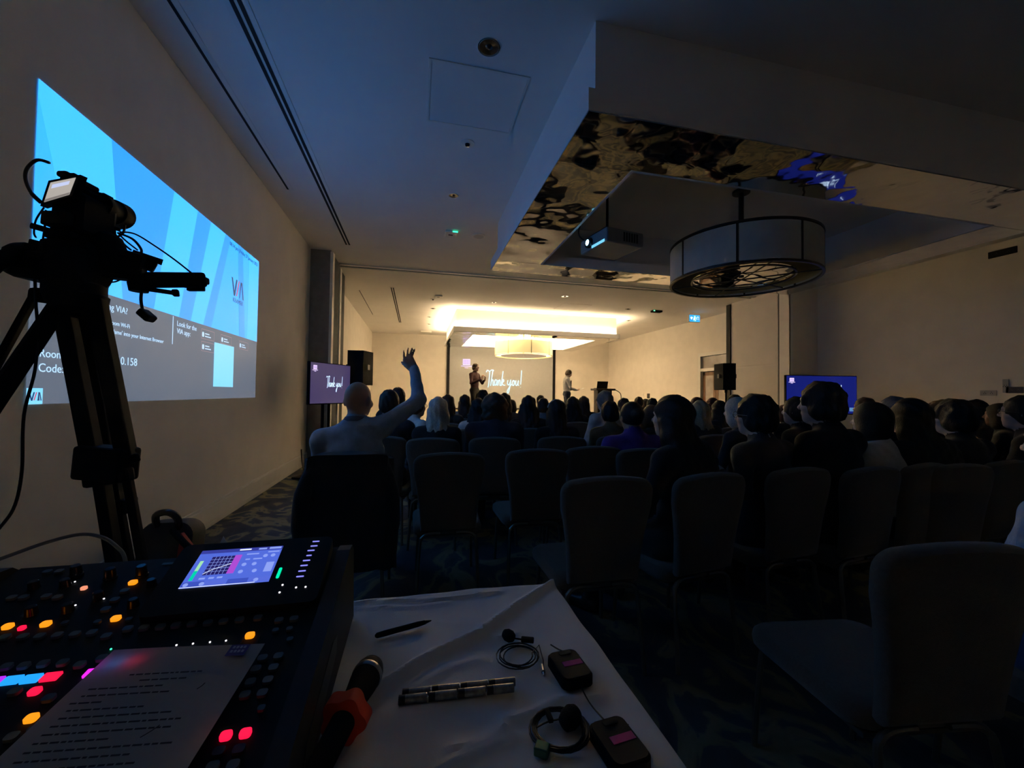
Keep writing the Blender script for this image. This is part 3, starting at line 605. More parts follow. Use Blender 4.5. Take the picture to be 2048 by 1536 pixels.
# ================================================================== PEOPLE: signed distance bodies
def surface_nets(d, org, h):
    s = d < 0
    a = s[:-1, :-1, :-1].astype(np.int8)
    c = sum(s[i:s.shape[0]-1+i, j:s.shape[1]-1+j, k:s.shape[2]-1+k].astype(np.int8) for i in (0, 1) for j in (0, 1) for k in (0, 1))
    mixed = (c > 0) & (c < 8); ci = np.argwhere(mixed); idx = np.full(mixed.shape, -1, np.int64); idx[mixed] = np.arange(len(ci))
    acc = np.zeros((len(ci), 3)); cnt = np.zeros(len(ci))
    I, J, K = ci.T
    for ax in range(3):
        o = [q for q in range(3) if q != ax]
        for u in (0, 1):
            for v in (0, 1):
                off = [0, 0, 0]; off[o[0]] = u; off[o[1]] = v; off2 = off[:]; off2[ax] = 1
                d0 = d[I+off[0], J+off[1], K+off[2]]; d1 = d[I+off2[0], J+off2[1], K+off2[2]]
                m_ = (d0 < 0) != (d1 < 0); t = np.where(m_, d0/np.where(m_, d0-d1, 1), 0)
                p = np.zeros((len(ci), 3)); p[:, o[0]] = u; p[:, o[1]] = v; p[:, ax] = t
                acc[m_] += p[m_]; cnt[m_] += 1
    V = (ci+acc/cnt[:, None])*h+org
    Fs = []
    for ax in range(3):
        o = [q for q in range(3) if q != ax]
        sl0 = [slice(None)]*3; sl1 = [slice(None)]*3; sl0[ax] = slice(0, -1); sl1[ax] = slice(1, None)
        A = s[tuple(sl0)]; B = s[tuple(sl1)]; e = np.argwhere(A != B)
        e = e[(e[:, o[0]] > 0) & (e[:, o[1]] > 0) & (e[:, o[0]] < s.shape[o[0]]-1) & (e[:, o[1]] < s.shape[o[1]]-1)]
        fl = A[e[:, 0], e[:, 1], e[:, 2]]
        q = []
        for u, v in ((0, 0), (-1, 0), (-1, -1), (0, -1)):
            g = e.copy(); g[:, o[0]] += u; g[:, o[1]] += v; q.append(idx[g[:, 0], g[:, 1], g[:, 2]])
        q = np.stack(q, 1)
        flip = fl if ax != 1 else ~fl
        q[flip] = q[flip][:, ::-1]; Fs.append(q)
    return V, np.concatenate(Fs), ci
class SDF:
    def __init__(s, lo, hi, h):
        s.lo = np.array(lo, float); s.h = h; n = np.ceil((np.array(hi)-s.lo)/h).astype(int)+1
        s.d = np.full(n, .2, np.float32); s.best = np.full(n, 9., np.float32); s.id = np.zeros(n, np.int8); s.n = n
    def patch(s, lo, hi):
        i0 = np.clip(np.floor((np.array(lo)-s.lo)/s.h).astype(int), 0, s.n); i1 = np.clip(np.ceil((np.array(hi)-s.lo)/s.h).astype(int)+1, 0, s.n)
        sl = tuple(slice(a, b) for a, b in zip(i0, i1))
        g = [((np.arange(a, b)*s.h+l)).astype(np.float32) for a, b, l in zip(i0, i1, s.lo)]
        return sl, g[0][:, None, None], g[1][None, :, None], g[2][None, None, :]
    def put(s, sl, nd, mid, k):
        nd = nd.astype(np.float32); d = s.d[sl]
        if k > 0:
            hh = np.maximum(k-np.abs(d-nd), 0)/k; r = np.minimum(d, nd)-hh*hh*k*.25
        else: r = np.minimum(d, nd)
        s.d[sl] = r; b = s.best[sl]; m_ = nd < b; b[m_] = nd[m_]; s.id[sl][m_] = mid
    def cap(s, a, b, ra, rb, mid, k=.03):
        a = np.array(a, float); b = np.array(b, float); R = max(ra, rb)+.05+k; sl, X, Y, Z = s.patch(np.minimum(a, b)-R, np.maximum(a, b)+R)
        ba = b-a; L = max(ba@ba, 1e-9); t = np.clip(((X-a[0])*ba[0]+(Y-a[1])*ba[1]+(Z-a[2])*ba[2])/L, 0, 1)
        dd = np.sqrt((X-a[0]-ba[0]*t)**2+(Y-a[1]-ba[1]*t)**2+(Z-a[2]-ba[2]*t)**2)-(ra+(rb-ra)*t); s.put(sl, dd, mid, k)
    def ell_d(s, X, Y, Z, c, r, Rm=None):
        x, y, z = X-c[0], Y-c[1], Z-c[2]
        if Rm is not None:
            x, y, z = Rm[0][0]*x+Rm[1][0]*y+Rm[2][0]*z, Rm[0][1]*x+Rm[1][1]*y+Rm[2][1]*z, Rm[0][2]*x+Rm[1][2]*y+Rm[2][2]*z
        k0 = np.sqrt((x/r[0])**2+(y/r[1])**2+(z/r[2])**2); k1 = np.sqrt((x/r[0]**2)**2+(y/r[1]**2)**2+(z/r[2]**2)**2)
        return k0*(k0-1)/np.maximum(k1, 1e-6)
    def ell(s, c, r, mid, k=.03, Rm=None):
        R = max(r)+.05+k; c = np.array(c, float); sl, X, Y, Z = s.patch(c-R, c+R); s.put(sl, s.ell_d(X, Y, Z, c, r, Rm), mid, k)
    def mesh(s, name, mats, noise=None):
        V, Fq, ci = surface_nets(s.d, s.lo, s.h)
        me = bpy.data.meshes.new(name); me.from_pydata(V.tolist(), [], Fq.tolist())
        for m_ in mats: me.materials.append(m_)
        if len(mats) > 1:
            c = ci[Fq[:, 0]]; me.polygons.foreach_set('material_index', s.id[c[:, 0], c[:, 1], c[:, 2]].astype(np.int32))
        me.polygons.foreach_set('use_smooth', [True]*len(me.polygons)); me.update(); return me
SK, TOP, LEG, SHO, EYE = 0, 1, 2, 3, 4
def V3(*a): return np.array(a, float)
def hand(s, w, d, nrm, side, curl=.5, size=1., spread=.2, k=.008, thumb_in=0., fdir=None, fr=1.):
    """w wrist, d direction wrist->knuckles, nrm palm-side normal, side = thumb side vector sign"""
    d = d/np.linalg.norm(d); nrm = nrm-d*(nrm@d); nrm /= np.linalg.norm(nrm); ac = np.cross(d, nrm)*side
    P = size
    for t in (-.026, -.009, .009, .026): s.cap(w+ac*t*.6*P, w+d*.088*P+ac*t*P, .0135*P, .0115*P, SK, .015)
    for i, (t, L) in enumerate(((.028, .072), (.0095, .082), (-.0095, .076), (-.028, .060))):
        p = w+d*.088*P+ac*t*P; a = 0.; dirn = (d if fdir is None else fdir)+ac*spread*t*9; dirn = dirn/np.linalg.norm(dirn)
        for seg, (l, r0, r1) in enumerate(((.45, .0098, .009), (.32, .009, .0082), (.23, .0082, .007))):
            a += curl*(.8 if seg == 0 else 1.1); v = dirn*math.cos(a)+nrm*math.sin(a); v /= np.linalg.norm(v); q = p+v*L*l*P; s.cap(p, q, r0*P*fr, r1*P*fr, SK, k); p = q
    p = w+d*.025*P+ac*.025*P; v = d*(.62+thumb_in)+ac*.72*(1-thumb_in)+nrm*(.25+thumb_in*.8)
    for l, r0, r1 in ((.042, .0145, .011), (.032, .0105, .009), (.024, .009, .0075)):
        v /= np.linalg.norm(v); q = p+v*l*P; s.cap(p, q, r0*P, r1*P, SK, .01); p = q; v = v+d*.25+nrm*.12
def rotz(a, b=0.):   # yaw then pitch about x
    return np.array(Matrix.Rotation(a, 3, 'Z') @ Matrix.Rotation(b, 3, 'X'))
def head(s, c, yaw=0., pitch=0., sc=1., eyes=False):
    R = rotz(yaw, pitch); f = lambda x, y, z: c+R@V3(x*sc, y*sc, z*sc); e = lambda x, y, z, r, m_, k=.02: s.ell(f(x, y, z), tuple(q*sc for q in r), m_, k, R)
    e(0, -.005, .02, (.077, .098, .098), SK); e(0, .03, -.055, (.058, .064, .066), SK, .04); e(0, .07, -.088, (.026, .022, .022), SK, .025)
    s.cap(f(0, .092, .012), f(0, .112, -.02), .009*sc, .014*sc, SK, .012); e(0, .082, .03, (.05, .018, .012), SK, .015); e(0, .088, -.052, (.026, .014, .011), SK, .012)
    for q in (-1, 1):
        e(q*.079, -.012, -.008, (.011, .021, .032), SK, .008); e(q*.05, .06, -.025, (.022, .022, .02), SK, .02)
        if eyes: e(q*.031, .083, .008, (.013, .012, .009), EYE, .003)
def figure(J, h, lo, hi, fem=False, eyes=False, headyaw=0., headpitch=0., hs=1., big=1.):
    s = SDF(lo, hi, h); g = lambda n: np.array(J[n], float)
    pel, wa, che, nk, hd = g('pelvis'), g('waist'), g('chest'), g('neck'), g('head')
    w = .93 if fem else 1.; w *= big
    s.ell(pel, (.172*w*(1.04 if fem else 1), .13, .115), LEG, .05); s.ell(wa, (.145*w*(.93 if fem else 1.02), .115*big, .17), TOP, .06); s.ell(che, (.172*w, .122*big, .175), TOP, .06)
    s.cap(g('shL')*.8+che*.2+V3(0, 0, .03), g('shR')*.8+che*.2+V3(0, 0, .03), .06, .06, TOP, .05)
    s.cap(nk-V3(0, 0, .06), nk+(hd-nk)*.18, .078*w, .063*w, TOP, .05)
    for q in 'LR': s.cap(nk-V3(0, 0, .02), g('sh'+q)+V3(0, 0, .0), .052, .05, TOP, .06)
    s.cap(nk, nk+(hd-nk)*.75, .054*w, .05*w, SK, .02); head(s, hd, headyaw, headpitch, hs, eyes)
    for q in 'LR':
        s.cap(g('sh'+q), g('el'+q), .057*w, .046*w, TOP, .035); s.cap(g('el'+q), g('wr'+q), .045*w, .033*w, TOP, .02); s.cap(g('wr'+q), g('wr'+q)+(g('wr'+q)-g('el'+q))*.06, .029, .027, SK, .01)
        hd_ = J.get('hand'+q) or dict(d=(g('wr'+q)-g('el'+q)), n=V3(0, 0, -1), curl=.35)
        hand(s, g('wr'+q)+(g('wr'+q)-g('el'+q))*.06, np.array(hd_['d'], float), np.array(hd_['n'], float), hd_.get('side', 1 if q == 'L' else -1), hd_['curl'], .98*hd_.get('size', 1.) if not fem else .9, hd_.get('spread', .2), thumb_in=hd_.get('thumb', 0.), fdir=hd_.get('fdir'), fr=hd_.get('fr', 1.), k=hd_.get('k', .008))
        s.cap(g('hip'+q), g('kn'+q), .09, .064, LEG, .05); s.cap(g('kn'+q), g('an'+q), .06, .043, LEG, .025); s.cap(g('an'+q)-V3(0, .02, .035), g('toe'+q), .044, .036, SHO, .02)
    ii = np.indices(s.d.shape, sparse=True); x, y, z = (ii[0]*h+lo[0]), (ii[1]*h+lo[1]), (ii[2]*h+lo[2])
    fold = (.0035*np.sin(31*x+22*z+3*np.sin(9*y))*np.sin(37*z-14*x+8*y)).astype(np.float32); s.d += np.where((s.id == TOP) | (s.id == LEG), fold, 0)
    return s
MATSLOT = [SKIN, mat('top_generic', (.03, .03, .035), .9, noise=.1, bump=.2, bscale=150), mat('trousers_generic', (.02, .02, .025), .9, noise=.1, bump=.2, bscale=150), SHOE, EYEW]
def seatedJ(fem=False):
    w = .9 if fem else 1.
    return dict(pelvis=(0, -.04, .53), waist=(0, -.055, .68), chest=(0, -.07, .875), neck=(0, -.06, 1.035), head=(0, -.01, 1.205),
        shL=(-.19*w, -.065, .985), shR=(.19*w, -.065, .985), elL=(-.222*w, .02, .72), elR=(.222*w, .02, .72), wrL=(-.12, .24, .645), wrR=(.12, .24, .645),
        hipL=(-.09, -.01, .525), hipR=(.09, -.01, .525), knL=(-.115, .42, .515), knR=(.115, .42, .515), anL=(-.12, .44, .085), anR=(.12, .44, .085), toeL=(-.135, .59, .038), toeR=(.135, .59, .038))
LO, HI = (-.42, -.32, -.02), (.42, .72, 1.36)
BODY = {}
BODY['m'] = figure(seatedJ(), .0125, LO, HI).mesh('seated_body', MATSLOT)
BODY['mb'] = figure(seatedJ(), .0125, LO, HI, big=1.14).mesh('seated_body_broad', MATSLOT)
BODY['f'] = figure(seatedJ(True), .0125, LO, HI, fem=True, hs=.96).mesh('seated_body_slim', MATSLOT)
J = seatedJ(True); J['chest'] = (0, -.03, .85); J['neck'] = (0, .0, 1.01); J['head'] = (0, .06, 1.185); J['shL'] = (-.165, -.0, .955); J['shR'] = (.165, -.0, .955)
BODY['fl'] = figure(J, .0125, LO, HI, fem=True, hs=.96, headyaw=.25).mesh('seated_body_leaning', MATSLOT)
# hair, in the seated body's coordinates (head centre at 0,-.01,1.205)
HAIRM = {}
def hair_mat(name, c): return mat('hair_'+name, c, .5, noise=.35, nscale=30, stretch=(9, 9, 1.2), bump=.5, bscale=45, spec=.4)
def hair(kind, c=(0, -.01, 1.205), h=.011, yaw=0., pitch=0., extra=None):
    c = V3(*c); s = SDF(c+V3(-.24, -.3, -.52), c+V3(.24, .2, .24), h); sl, X, Y, Z = s.patch(c-9, c+9)
    R = rotz(yaw, pitch); x0, y0, z0 = X-c[0], Y-c[1], Z-c[2]
    x, y, z = R[0][0]*x0+R[1][0]*y0+R[2][0]*z0, R[0][1]*x0+R[1][1]*y0+R[2][1]*z0, R[0][2]*x0+R[1][2]*y0+R[2][2]*z0
    E_ = lambda cc, r: s.ell_d(x, y, z, cc, r)
    def sm(a, b, k=.03):
        hh = np.maximum(k-np.abs(a-b), 0)/k; return np.minimum(a, b)-hh*hh*k*.25
    def smax(a, b, k=.015): return -sm(-a, -b, k)
    face = E_((0, .135, -.035), (.078, .085, .105))
    if kind == 'short':
        d = sm(E_((0, -.012, .022), (.088, .107, .108)), E_((0, -.032, -.035), (.084, .082, .07)), .03); d = d+.005*np.sin(75*x+9*z)*np.sin(64*y+20*z+1)+.003*np.sin(130*x+40*z)*np.sin(118*y); d = smax(d, -(z+.07-.75*y+.006*np.sin(90*x))); d = smax(d, -face)
    elif kind == 'mop':
        d = sm(E_((0, -.012, .028), (.094, .113, .110)), E_((0, -.03, -.04), (.092, .088, .075)), .03); d = d+.007*np.sin(62*x+15*z)*np.sin(55*y+25*z)+.004*np.sin(125*x+60*z)*np.sin(110*y+1); d = smax(d, -(z+.085-.75*y+.008*np.sin(85*x))); d = smax(d, -face)
    elif kind == 'fringe':
        d = np.abs(E_((0, -.01, .01), (.082, .102, .1)))-.006; d = smax(d, -(z+.05-.45*y)); d = smax(d, z-.03-.1*y); d = smax(d, -face)
    elif kind in ('long', 'longwide', 'longback', 'blond'):
        W = 1.25 if kind == 'longwide' else (1.15 if kind == 'longback' else 1.)
        d = E_((0, -.015, .02), (.092, .112, .11))
        d = sm(d, E_((0, -.035, -.09), (.1*W, .085, .11)), .04); d = sm(d, E_((0, -.085, -.2), (.112*W, .06, .11)), .04)
        if kind != 'blond': d = sm(d, E_((0, -.135, -.32), (.115*W, .048, .13)), .05)
        if kind == 'longback': d = sm(d, E_((.09, -.13, -.30), (.115, .07, .17)), .06)
        if kind in ('longwide', 'longback'): d = sm(d, E_((.07, -.12, -.38), (.1, .06, .12)), .06)
        if kind != 'longback':
            for q in (-1, 1): d = sm(d, E_((q*.078, .0, -.12), (.03, .045, .13)), .03)
        d = d+.004*np.sin(75*x+5*np.sin(14*z))+.0025*np.sin(140*x+9*z); d = smax(d, -(E_((0, .12, -.05), (.088, .112, .135)) if kind == 'longback' else E_((0, .13, -.045), (.074, .092, .125))))
    elif kind == 'bob':
        d = E_((0, -.012, .02), (.095, .114, .11)); d = sm(d, E_((0, -.02, -.07), (.108, .09, .085)), .04); d = d+.002*np.sin(80*x); d = smax(d, -E_((0, .13, -.04), (.076, .088, .125)))
    elif kind == 'curly':
        d = E_((0, -.02, .012), (.118, .122, .115)); d = sm(d, E_((0, -.03, -.08), (.115, .09, .08)), .04)
        d = d+.009*np.sin(55*x0+2)*np.sin(48*y0)*np.sin(52*z0+1)+.004*np.sin(90*x0)*np.sin(95*z0); d = smax(d, -E_((0, .14, -.04), (.075, .085, .12)))
    elif kind == 'bun':
        d = E_((0, -.012, .022), (.088, .109, .108)); d = smax(d, -(z+.06-.6*y)); d = smax(d, -face); d = sm(d, E_((0, -.125, .03), (.05, .045, .045)), .02)
    elif kind == 'pony':
        d = E_((0, -.012, .022), (.088, .109, .108)); d = smax(d, -(z+.06-.6*y)); d = smax(d, -face); d = sm(d, E_((0, -.125, .0), (.025, .03, .03)), .02); d = sm(d, E_((0, -.155, -.11), (.032, .03, .12)), .03)
    s.put(sl, np.broadcast_to(d, s.d.shape), 0, 0)
    return s.mesh('hair', [HCOL['black']])
HCOL = {'black': hair_mat('black', (.012, .010, .009)), 'dark': hair_mat('dark_brown', (.03, .019, .013)), 'brown': hair_mat('brown', (.085, .05, .028)), 'auburn': hair_mat('auburn', (.10, .028, .02)), 'blond': hair_mat('blond', (.46, .35, .20)), 'pale': hair_mat('pale_blond', (.62, .56, .46)), 'grey': hair_mat('grey', (.20, .19, .18))}
HAIR = {k: hair(k) for k in ('short', 'mop', 'fringe', 'long', 'longwide', 'longback', 'blond', 'bob', 'curly', 'bun', 'pony')}
def cloth(c, n): return mat('cloth_'+n, c, .92, noise=.12, nscale=20, bump=.25, bscale=140, sheen=.15)
TOPS = {'black': cloth((.012, .012, .014), 'black'), 'charcoal': cloth((.035, .036, .04), 'charcoal'), 'navy': cloth((.02, .028, .055), 'navy'), 'white': cloth((.62, .61, .60), 'white'), 'grey': cloth((.22, .22, .23), 'grey'), 'olive': cloth((.16, .13, .07), 'olive'), 'purple': cloth((.075, .035, .30), 'purple'), 'maroon': cloth((.085, .035, .042), 'maroon'), 'teal': cloth((.03, .06, .065), 'teal'), 'brown': cloth((.07, .05, .035), 'brown'), 'lightblue': cloth((.40, .47, .55), 'light_blue'), 'suit': cloth((.02, .021, .026), 'suit'), 'skyshirt': cloth((.55, .60, .70), 'sky_shirt'), 'jeans': cloth((.06, .10, .20), 'jeans')}
def set_mats(o, top, leg=None, skin=None):
    for i, m_ in ((0, skin), (1, top), (2, leg)):
        if m_: o.material_slots[i].link = 'OBJECT'; o.material_slots[i].material = m_
def glasses_mesh():
    mb = MB()
    for q in (-1, 1):
        mb.tube([(q*.033+.024*math.cos(t), .103, .006+.019*math.sin(t)) for t in np.linspace(0, 2*math.pi, 15)], .0022, 5, False)
        mb.tube([(q*.057, .103, .01), (q*.084, .085, .01), (q*.088, .0, .004), (q*.086, -.02, -.008)], .002, 5)
    mb.tube([(-.009, .105, .008), (0, .107, .01), (.009, .105, .008)], .002, 5)
    return mb.mesh('glasses', mat('glasses_metal', (.35, .32, .28), .2, .9, noise=.05))
GLS = glasses_mesh()
SKINS = [SKIN, mat('skin_fair', (.62, .42, .33), .55, noise=.06, nscale=12), mat('skin_tan', (.36, .20, .13), .55, noise=.08, nscale=12), mat('skin_deep', (.12, .065, .045), .5, noise=.08, nscale=12)]
STAGE = Vector((3.2, 12, 0))
def seat_yaw(x, y, f=.6): return -math.atan2(STAGE.x-x, STAGE.y-y)*f
def person(px_, py_, Y, body, hairk, hcol, top, label, leg='black', skin=0, gl=False, group=None, yaw=None, mk_chair=True, chair_label=None, chair_group='chairs under the seated audience', sx=1.):
    p = pY(px_, py_, Y); s = min(1.07, max(.9, p.z/1.325)); yw = seat_yaw(p.x, p.y) if yaw is None else yaw
    hy = .05 if body == 'fl' else -.01
    x, y = p.x-math.sin(-yw)*hy*s, p.y-math.cos(yw)*hy*s
    o = link('person', BODY[body]); o.location = (x, y, 0); o.rotation_euler = (0, 0, yw); o.scale = (s*sx, s, s)
    set_mats(o, TOPS[top], TOPS[leg], SKINS[skin]); tag(o, label, 'person', group)
    if hairk:
        h_ = link('hair', HAIR[hairk], o); h_.material_slots[0].link = 'OBJECT'; h_.material_slots[0].material = HCOL[hcol]
        if body == 'fl': h_.location = (0, .07, -.02)
    if gl:
        g = link('glasses', GLS, o); g.location = (0, -.01+(.07 if body == 'fl' else 0), 1.205-(.02 if body == 'fl' else 0))
    if mk_chair: chair(x, y, max(-.2, min(.15, yw)), chair_label or ('banquet chair under a dark-haired person in the far rows' if group else 'chair under the '+label), chair_group if group else None)
    return o
A, B, C_, D_, E_, F_, G_, H_ = 2.0, 2.88, 3.72, 4.58, 5.42, 6.27, 7.1, 7.95
FAR = 'far rows of dark-haired audience'; FL = 'person with dark hair and dark top seated in the far rows'
person(780, 781, C_+.2, 'm', 'short', 'dark', 'charcoal', 'person with cropped dark hair sitting in front of the raised-arm person', skin=1, chair_label='banquet chair in front of the person raising an arm')
person(797, 776, E_, 'm', 'short', 'black', 'black', 'person with black hair two rows beyond the cropped-haired person', skin=2)
person(834, 792, D_, 'm', 'short', 'brown', 'white', 'person with glasses in a white striped top behind the raised arm', gl=True, skin=1, yaw=-.9)
person(877, 795, C_, 'f', 'blond', 'pale', 'black', 'person with shoulder-length pale blond hair and black top', skin=1, chair_label='banquet chair behind which the pale blond person sits')
person(896, 790, E_, 'f', 'long', 'dark', 'brown', 'person with long dark brown hair just beyond the pale blond person')
person(930, 790, F_, 'f', 'long', 'dark', 'grey', 'person with long dark hair and grey top before the maroon-shirt presenter')
person(966, 781, G_, 'm', 'mop', 'black', 'black', FL, group=FAR)
person(957, 797, D_, 'f', 'longwide', 'black', 'white', 'person with long black hair and a white sleeve beside the curly-haired person')
person(990, 787, C_, 'mb', 'curly', 'brown', 'navy', 'person with bushy brown curly hair in a navy top', skin=1, sx=1.06, chair_label='banquet chair behind which the curly-haired person in navy sits')
person(1009, 787, E_, 'f', 'long', 'black', 'brown', 'person with sleek black hair just beyond the curly-haired person')
person(1023, 806, G_, 'f', 'bob', 'black', 'charcoal', FL, group=FAR)
person(1057, 792, D_, 'f', 'longwide', 'black', 'black', 'person with wide long black hair under the projected exclamation mark', skin=2)
person(1081, 791, H_, 'm', 'short', 'black', 'charcoal', FL, group=FAR)
person(1086, 797, E_, 'm', 'short', 'dark', 'grey', 'person with short dark hair and a grey top')
hb = person(1113, 801, C_, 'f', 'long', 'black', 'black', 'person with long black hair and a white headband', chair_label='banquet chair behind which the person with the white headband sits')
MB().tube([(.097*math.cos(t), -.02+.02*math.sin(t)-.025, 1.225+.108*math.sin(t)) for t in np.linspace(.25, math.pi-.25, 18)], .008, 6).build('headband', TOPS['white'], hb, True)
person(1145, 794, E_+.1, 'f', 'longwide', 'black', 'black', 'person with long black hair below the presenter in the white shirt', skin=2)
person(1167, 793, F_, 'f', 'long', 'dark', 'black', FL, group=FAR)
person(1209, 782, D_+.1, 'mb', 'short', 'grey', 'white', 'person with greying hair, glasses and white shirt before the lectern', gl=True, skin=1, yaw=.25)
person(1219, 803, C_, 'f', 'short', 'black', 'olive', 'slim person with cropped black hair and an olive top', skin=2, chair_label='banquet chair behind which the slim person in olive sits')
person(1247, 797, E_, 'm', 'short', 'brown', 'grey', 'person with short brown hair beyond the purple top')
person(1263, 805, B, 'mb', 'bun', 'black', 'purple', 'person with black hair in a bun wearing a bright purple top', skin=2, sx=1.05, chair_label='banquet chair under the person in the purple top')
person(1277, 794, H_, 'm', 'short', 'dark', 'black', FL, group=FAR)
person(1291, 798, 8.6, 'f', 'bob', 'dark', 'black', FL, group=FAR, skin=1)
person(1304, 797, F_, 'm', 'short', 'dark', 'charcoal', FL, group=FAR, skin=1)
person(1302, 811, C_+.05, 'f', 'bob', 'brown', 'brown', 'person with brown bobbed hair and glasses beside the very long black hair', gl=True, skin=1, yaw=.15)
person(1343, 793, A, 'f', 'longback', 'black', 'black', 'large dark figure with very long black hair in the nearest row', skin=1, yaw=.5, sx=1.12, chair_label='banquet chair under the person with very long black hair')
person(1354, 790, F_, 'm', 'short', 'black', 'black', FL, group=FAR)
person(1393, 795, E_, 'f', 'bob', 'auburn', 'maroon', 'person with auburn bobbed hair beyond the yellow-blond person')
person(1399, 802, C_, 'f', 'blond', 'blond', 'charcoal', 'person with yellow-blond shoulder-length hair between rows of dark hair', skin=1)
person(1424, 796, F_, 'f', 'long', 'auburn', 'black', 'person with long auburn hair in front of the wooden door')
person(1438, 802, D_, 'f', 'long', 'black', 'charcoal', 'person with black hair in front of the right loudspeaker stand')
person(1468, 791, E_, 'm', 'mop', 'black', 'black', FL, group=FAR)
person(1474, 796, B, 'f', 'bob', 'pale', 'charcoal', 'person with light blond bobbed hair beyond the suited person with glasses', skin=1, yaw=.3)
person(1592, 795, B, 'm', 'short', 'dark', 'black', 'person seen in profile beyond the person in the black T-shirt', skin=1, yaw=.25)
person(1568, 815, D_, 'f', 'bob', 'auburn', 'black', 'person with auburn hair seated in front of the right television', skin=1)
person(1741, 806, A+.05, 'f', 'bob', 'black', 'white', 'person with a black bob and white collar beside the right television', skin=1, yaw=.2)
person(1729, 796, C_, 'm', 'short', 'brown', 'charcoal', 'person with short brown hair below the corner of the right television', skin=1)
person(1786, 794, B, 'm', 'short', 'grey', 'charcoal', 'person with grey hair against the right wall', skin=1)
person(1818, 799, A, 'f', 'longback', 'black', 'black', 'person with a wide sweep of black hair against the right wall', yaw=-.05)
person(1878, 801, B+.05, 'm', 'curly', 'brown', 'black', 'person with curly brown hair against the right wall', skin=1)
person(1906, 802, A+.05, 'm', 'mop', 'black', 'black', 'person with a thick black mop of hair and a visible ear', skin=1)
person(1947, 800, C_, 'f', 'curly', 'dark', 'brown', 'person with dark curly hair below the wall switches', skin=1)
person(1998, 808, B-.1, 'f', 'bob', 'dark', 'black', 'person with a dark bob turned towards the stage at the right wall', skin=0, yaw=.3)
person(2044, 793, A+.05, 'm', 'short', 'dark', 'black', 'person with glasses and dark hair at the end of the near row', gl=True, skin=1, yaw=.25)
# near people with their own poses ----------------------------------------
FH = .008
def own_person(J, loc, yaw, top, leg, skin, label, hairk=None, hcol='black', lo=LO, hi=HI, h=FH, hy=0., hp=0., s=1., eyes=True, **kw):
    me = figure(J, h, lo, hi, eyes=eyes, headyaw=hy, headpitch=hp, **kw).mesh('person', MATSLOT)
    o = link('person', me); o.location = loc; o.rotation_euler = (0, 0, yaw); o.scale = (s, s, s); set_mats(o, TOPS[top], TOPS[leg], SKINS[skin]); tag(o, label, 'person')
    if hairk:
        hd = J['head']; hm = hair(hairk, tuple(hd), .0095, hy, hp); hm.materials.clear(); hm.materials.append(HCOL[hcol]); link('hair', hm, o)
    return o
# man in a dark T-shirt, near row
p = pY(1641, 768, A); s_ = p.z/1.325
own_person(seatedJ(), (p.x, p.y+.01, 0), .12, 'black', 'black', 1, 'person with a thick mop of dark hair in a black T-shirt before the right television', 'mop', 'black', s=s_, hy=.15)
chair(p.x, p.y+.01, .1, 'banquet chair under the person in the black T-shirt')
# man in a suit with glasses, arm over the next chair back
p = pY(1510, 793, A+.05); J = seatedJ(); J['elL'] = (-.27, -.13, .80); J['wrL'] = (-.25, .10, .90); J['handL'] = dict(d=(.1, .5, .3), n=(1, 0, -.2), curl=.35)
sm_ = own_person(J, (p.x, p.y+.01, 0), .2, 'suit', 'suit', 1, 'person in a dark suit and glasses with one forearm raised', 'mop', 'black', lo=(-.62, -.32, -.02), hi=(.42, .72, 1.36), s=p.z/1.325, hy=.12)
g = link('glasses', GLS, sm_); g.location = (0, -.01, 1.205); g.rotation_euler = (0, 0, .12)
MB().lathe([(.054, -.008), (.06, 0), (.054, .02)], 24, align_z((0, -.055, 1.075), (0, .25, 1)), cap=False).build('shirt_collar', TOPS['white'], sm_, True)
dv = Vector((.02, .23, .10)); MB().lathe([(.036, -.012), (.0385, 0), (.036, .012)], 20, align_z(Vector((-.2505, .094, .897)), dv), cap=False).build('wristwatch', BLACKG, sm_, True)
MB().lathe([(.037, -.025), (.039, 0), (.037, .02)], 20, align_z(Vector((-.2545, .048, .877)), dv), cap=False).build('shirt_cuff', TOPS['white'], sm_, True)
chair(p.x, p.y+.01, .1, 'banquet chair under the person in the suit')
# person at the right picture edge
J = seatedJ(); o = own_person(J, (2.02, .87, 0), -.1, 'skyshirt', 'jeans', 1, 'person in a pale blue shirt and jeans beside the nearest empty chair', 'short', 'brown', h=.011, eyes=False, s=.96)
chair(2.02, .87, -.1, 'banquet chair under the person in the pale blue shirt')
# man raising an arm ---------------------------------------------------------
hp_ = pd(717, 764, 2.62); base = Vector((hp_.x, hp_.y+.0, 0))
def L_(x, y, D): q = pd(x, y, D)-base; return (q.x, q.y, q.z)
J = seatedJ(); J['head'] = (0, .0, hp_.z-.118); J['neck'] = (-.01, -.055, hp_.z-.29); J['chest'] = (.0, -.075, .90); J['shL'] = (-.20, -.06, 1.0)
J['shR'] = L_(768, 852, 2.60); J['elR'] = L_(838, 800, 2.69); J['wrR'] = L_(829, 742, 2.84)
w0 = np.array(J['wrR']); kn = np.array(L_(806, 704, 2.88))
J['handR'] = dict(d=kn-w0, n=V3(-.1, 1, .05), curl=.10, side=1, spread=1.0, size=1.08, thumb=.6, fdir=V3(.16, .1, 1.), fr=.8, k=.003)
ra = own_person(J, base, 0, 'lightblue', 'jeans', 0, 'bald person in a light blue sweater raising one arm', None, lo=(-.42, -.34, -.02), hi=(.62, .74, 1.78), h=.0075, hy=-.35, big=1.03)
MB().lathe([(.066, -.02), (.069, -.005), (.062, .012)], 24, align_z((-.008, -.052, hp_.z-.235), (0, .22, 1)), cap=False).build('collar', mat('sweater_collar', (.20, .20, .25), .9, noise=.1), ra, True)
jc = chair(base.x, base.y+.0, 0, 'banquet chair under the person raising an arm')
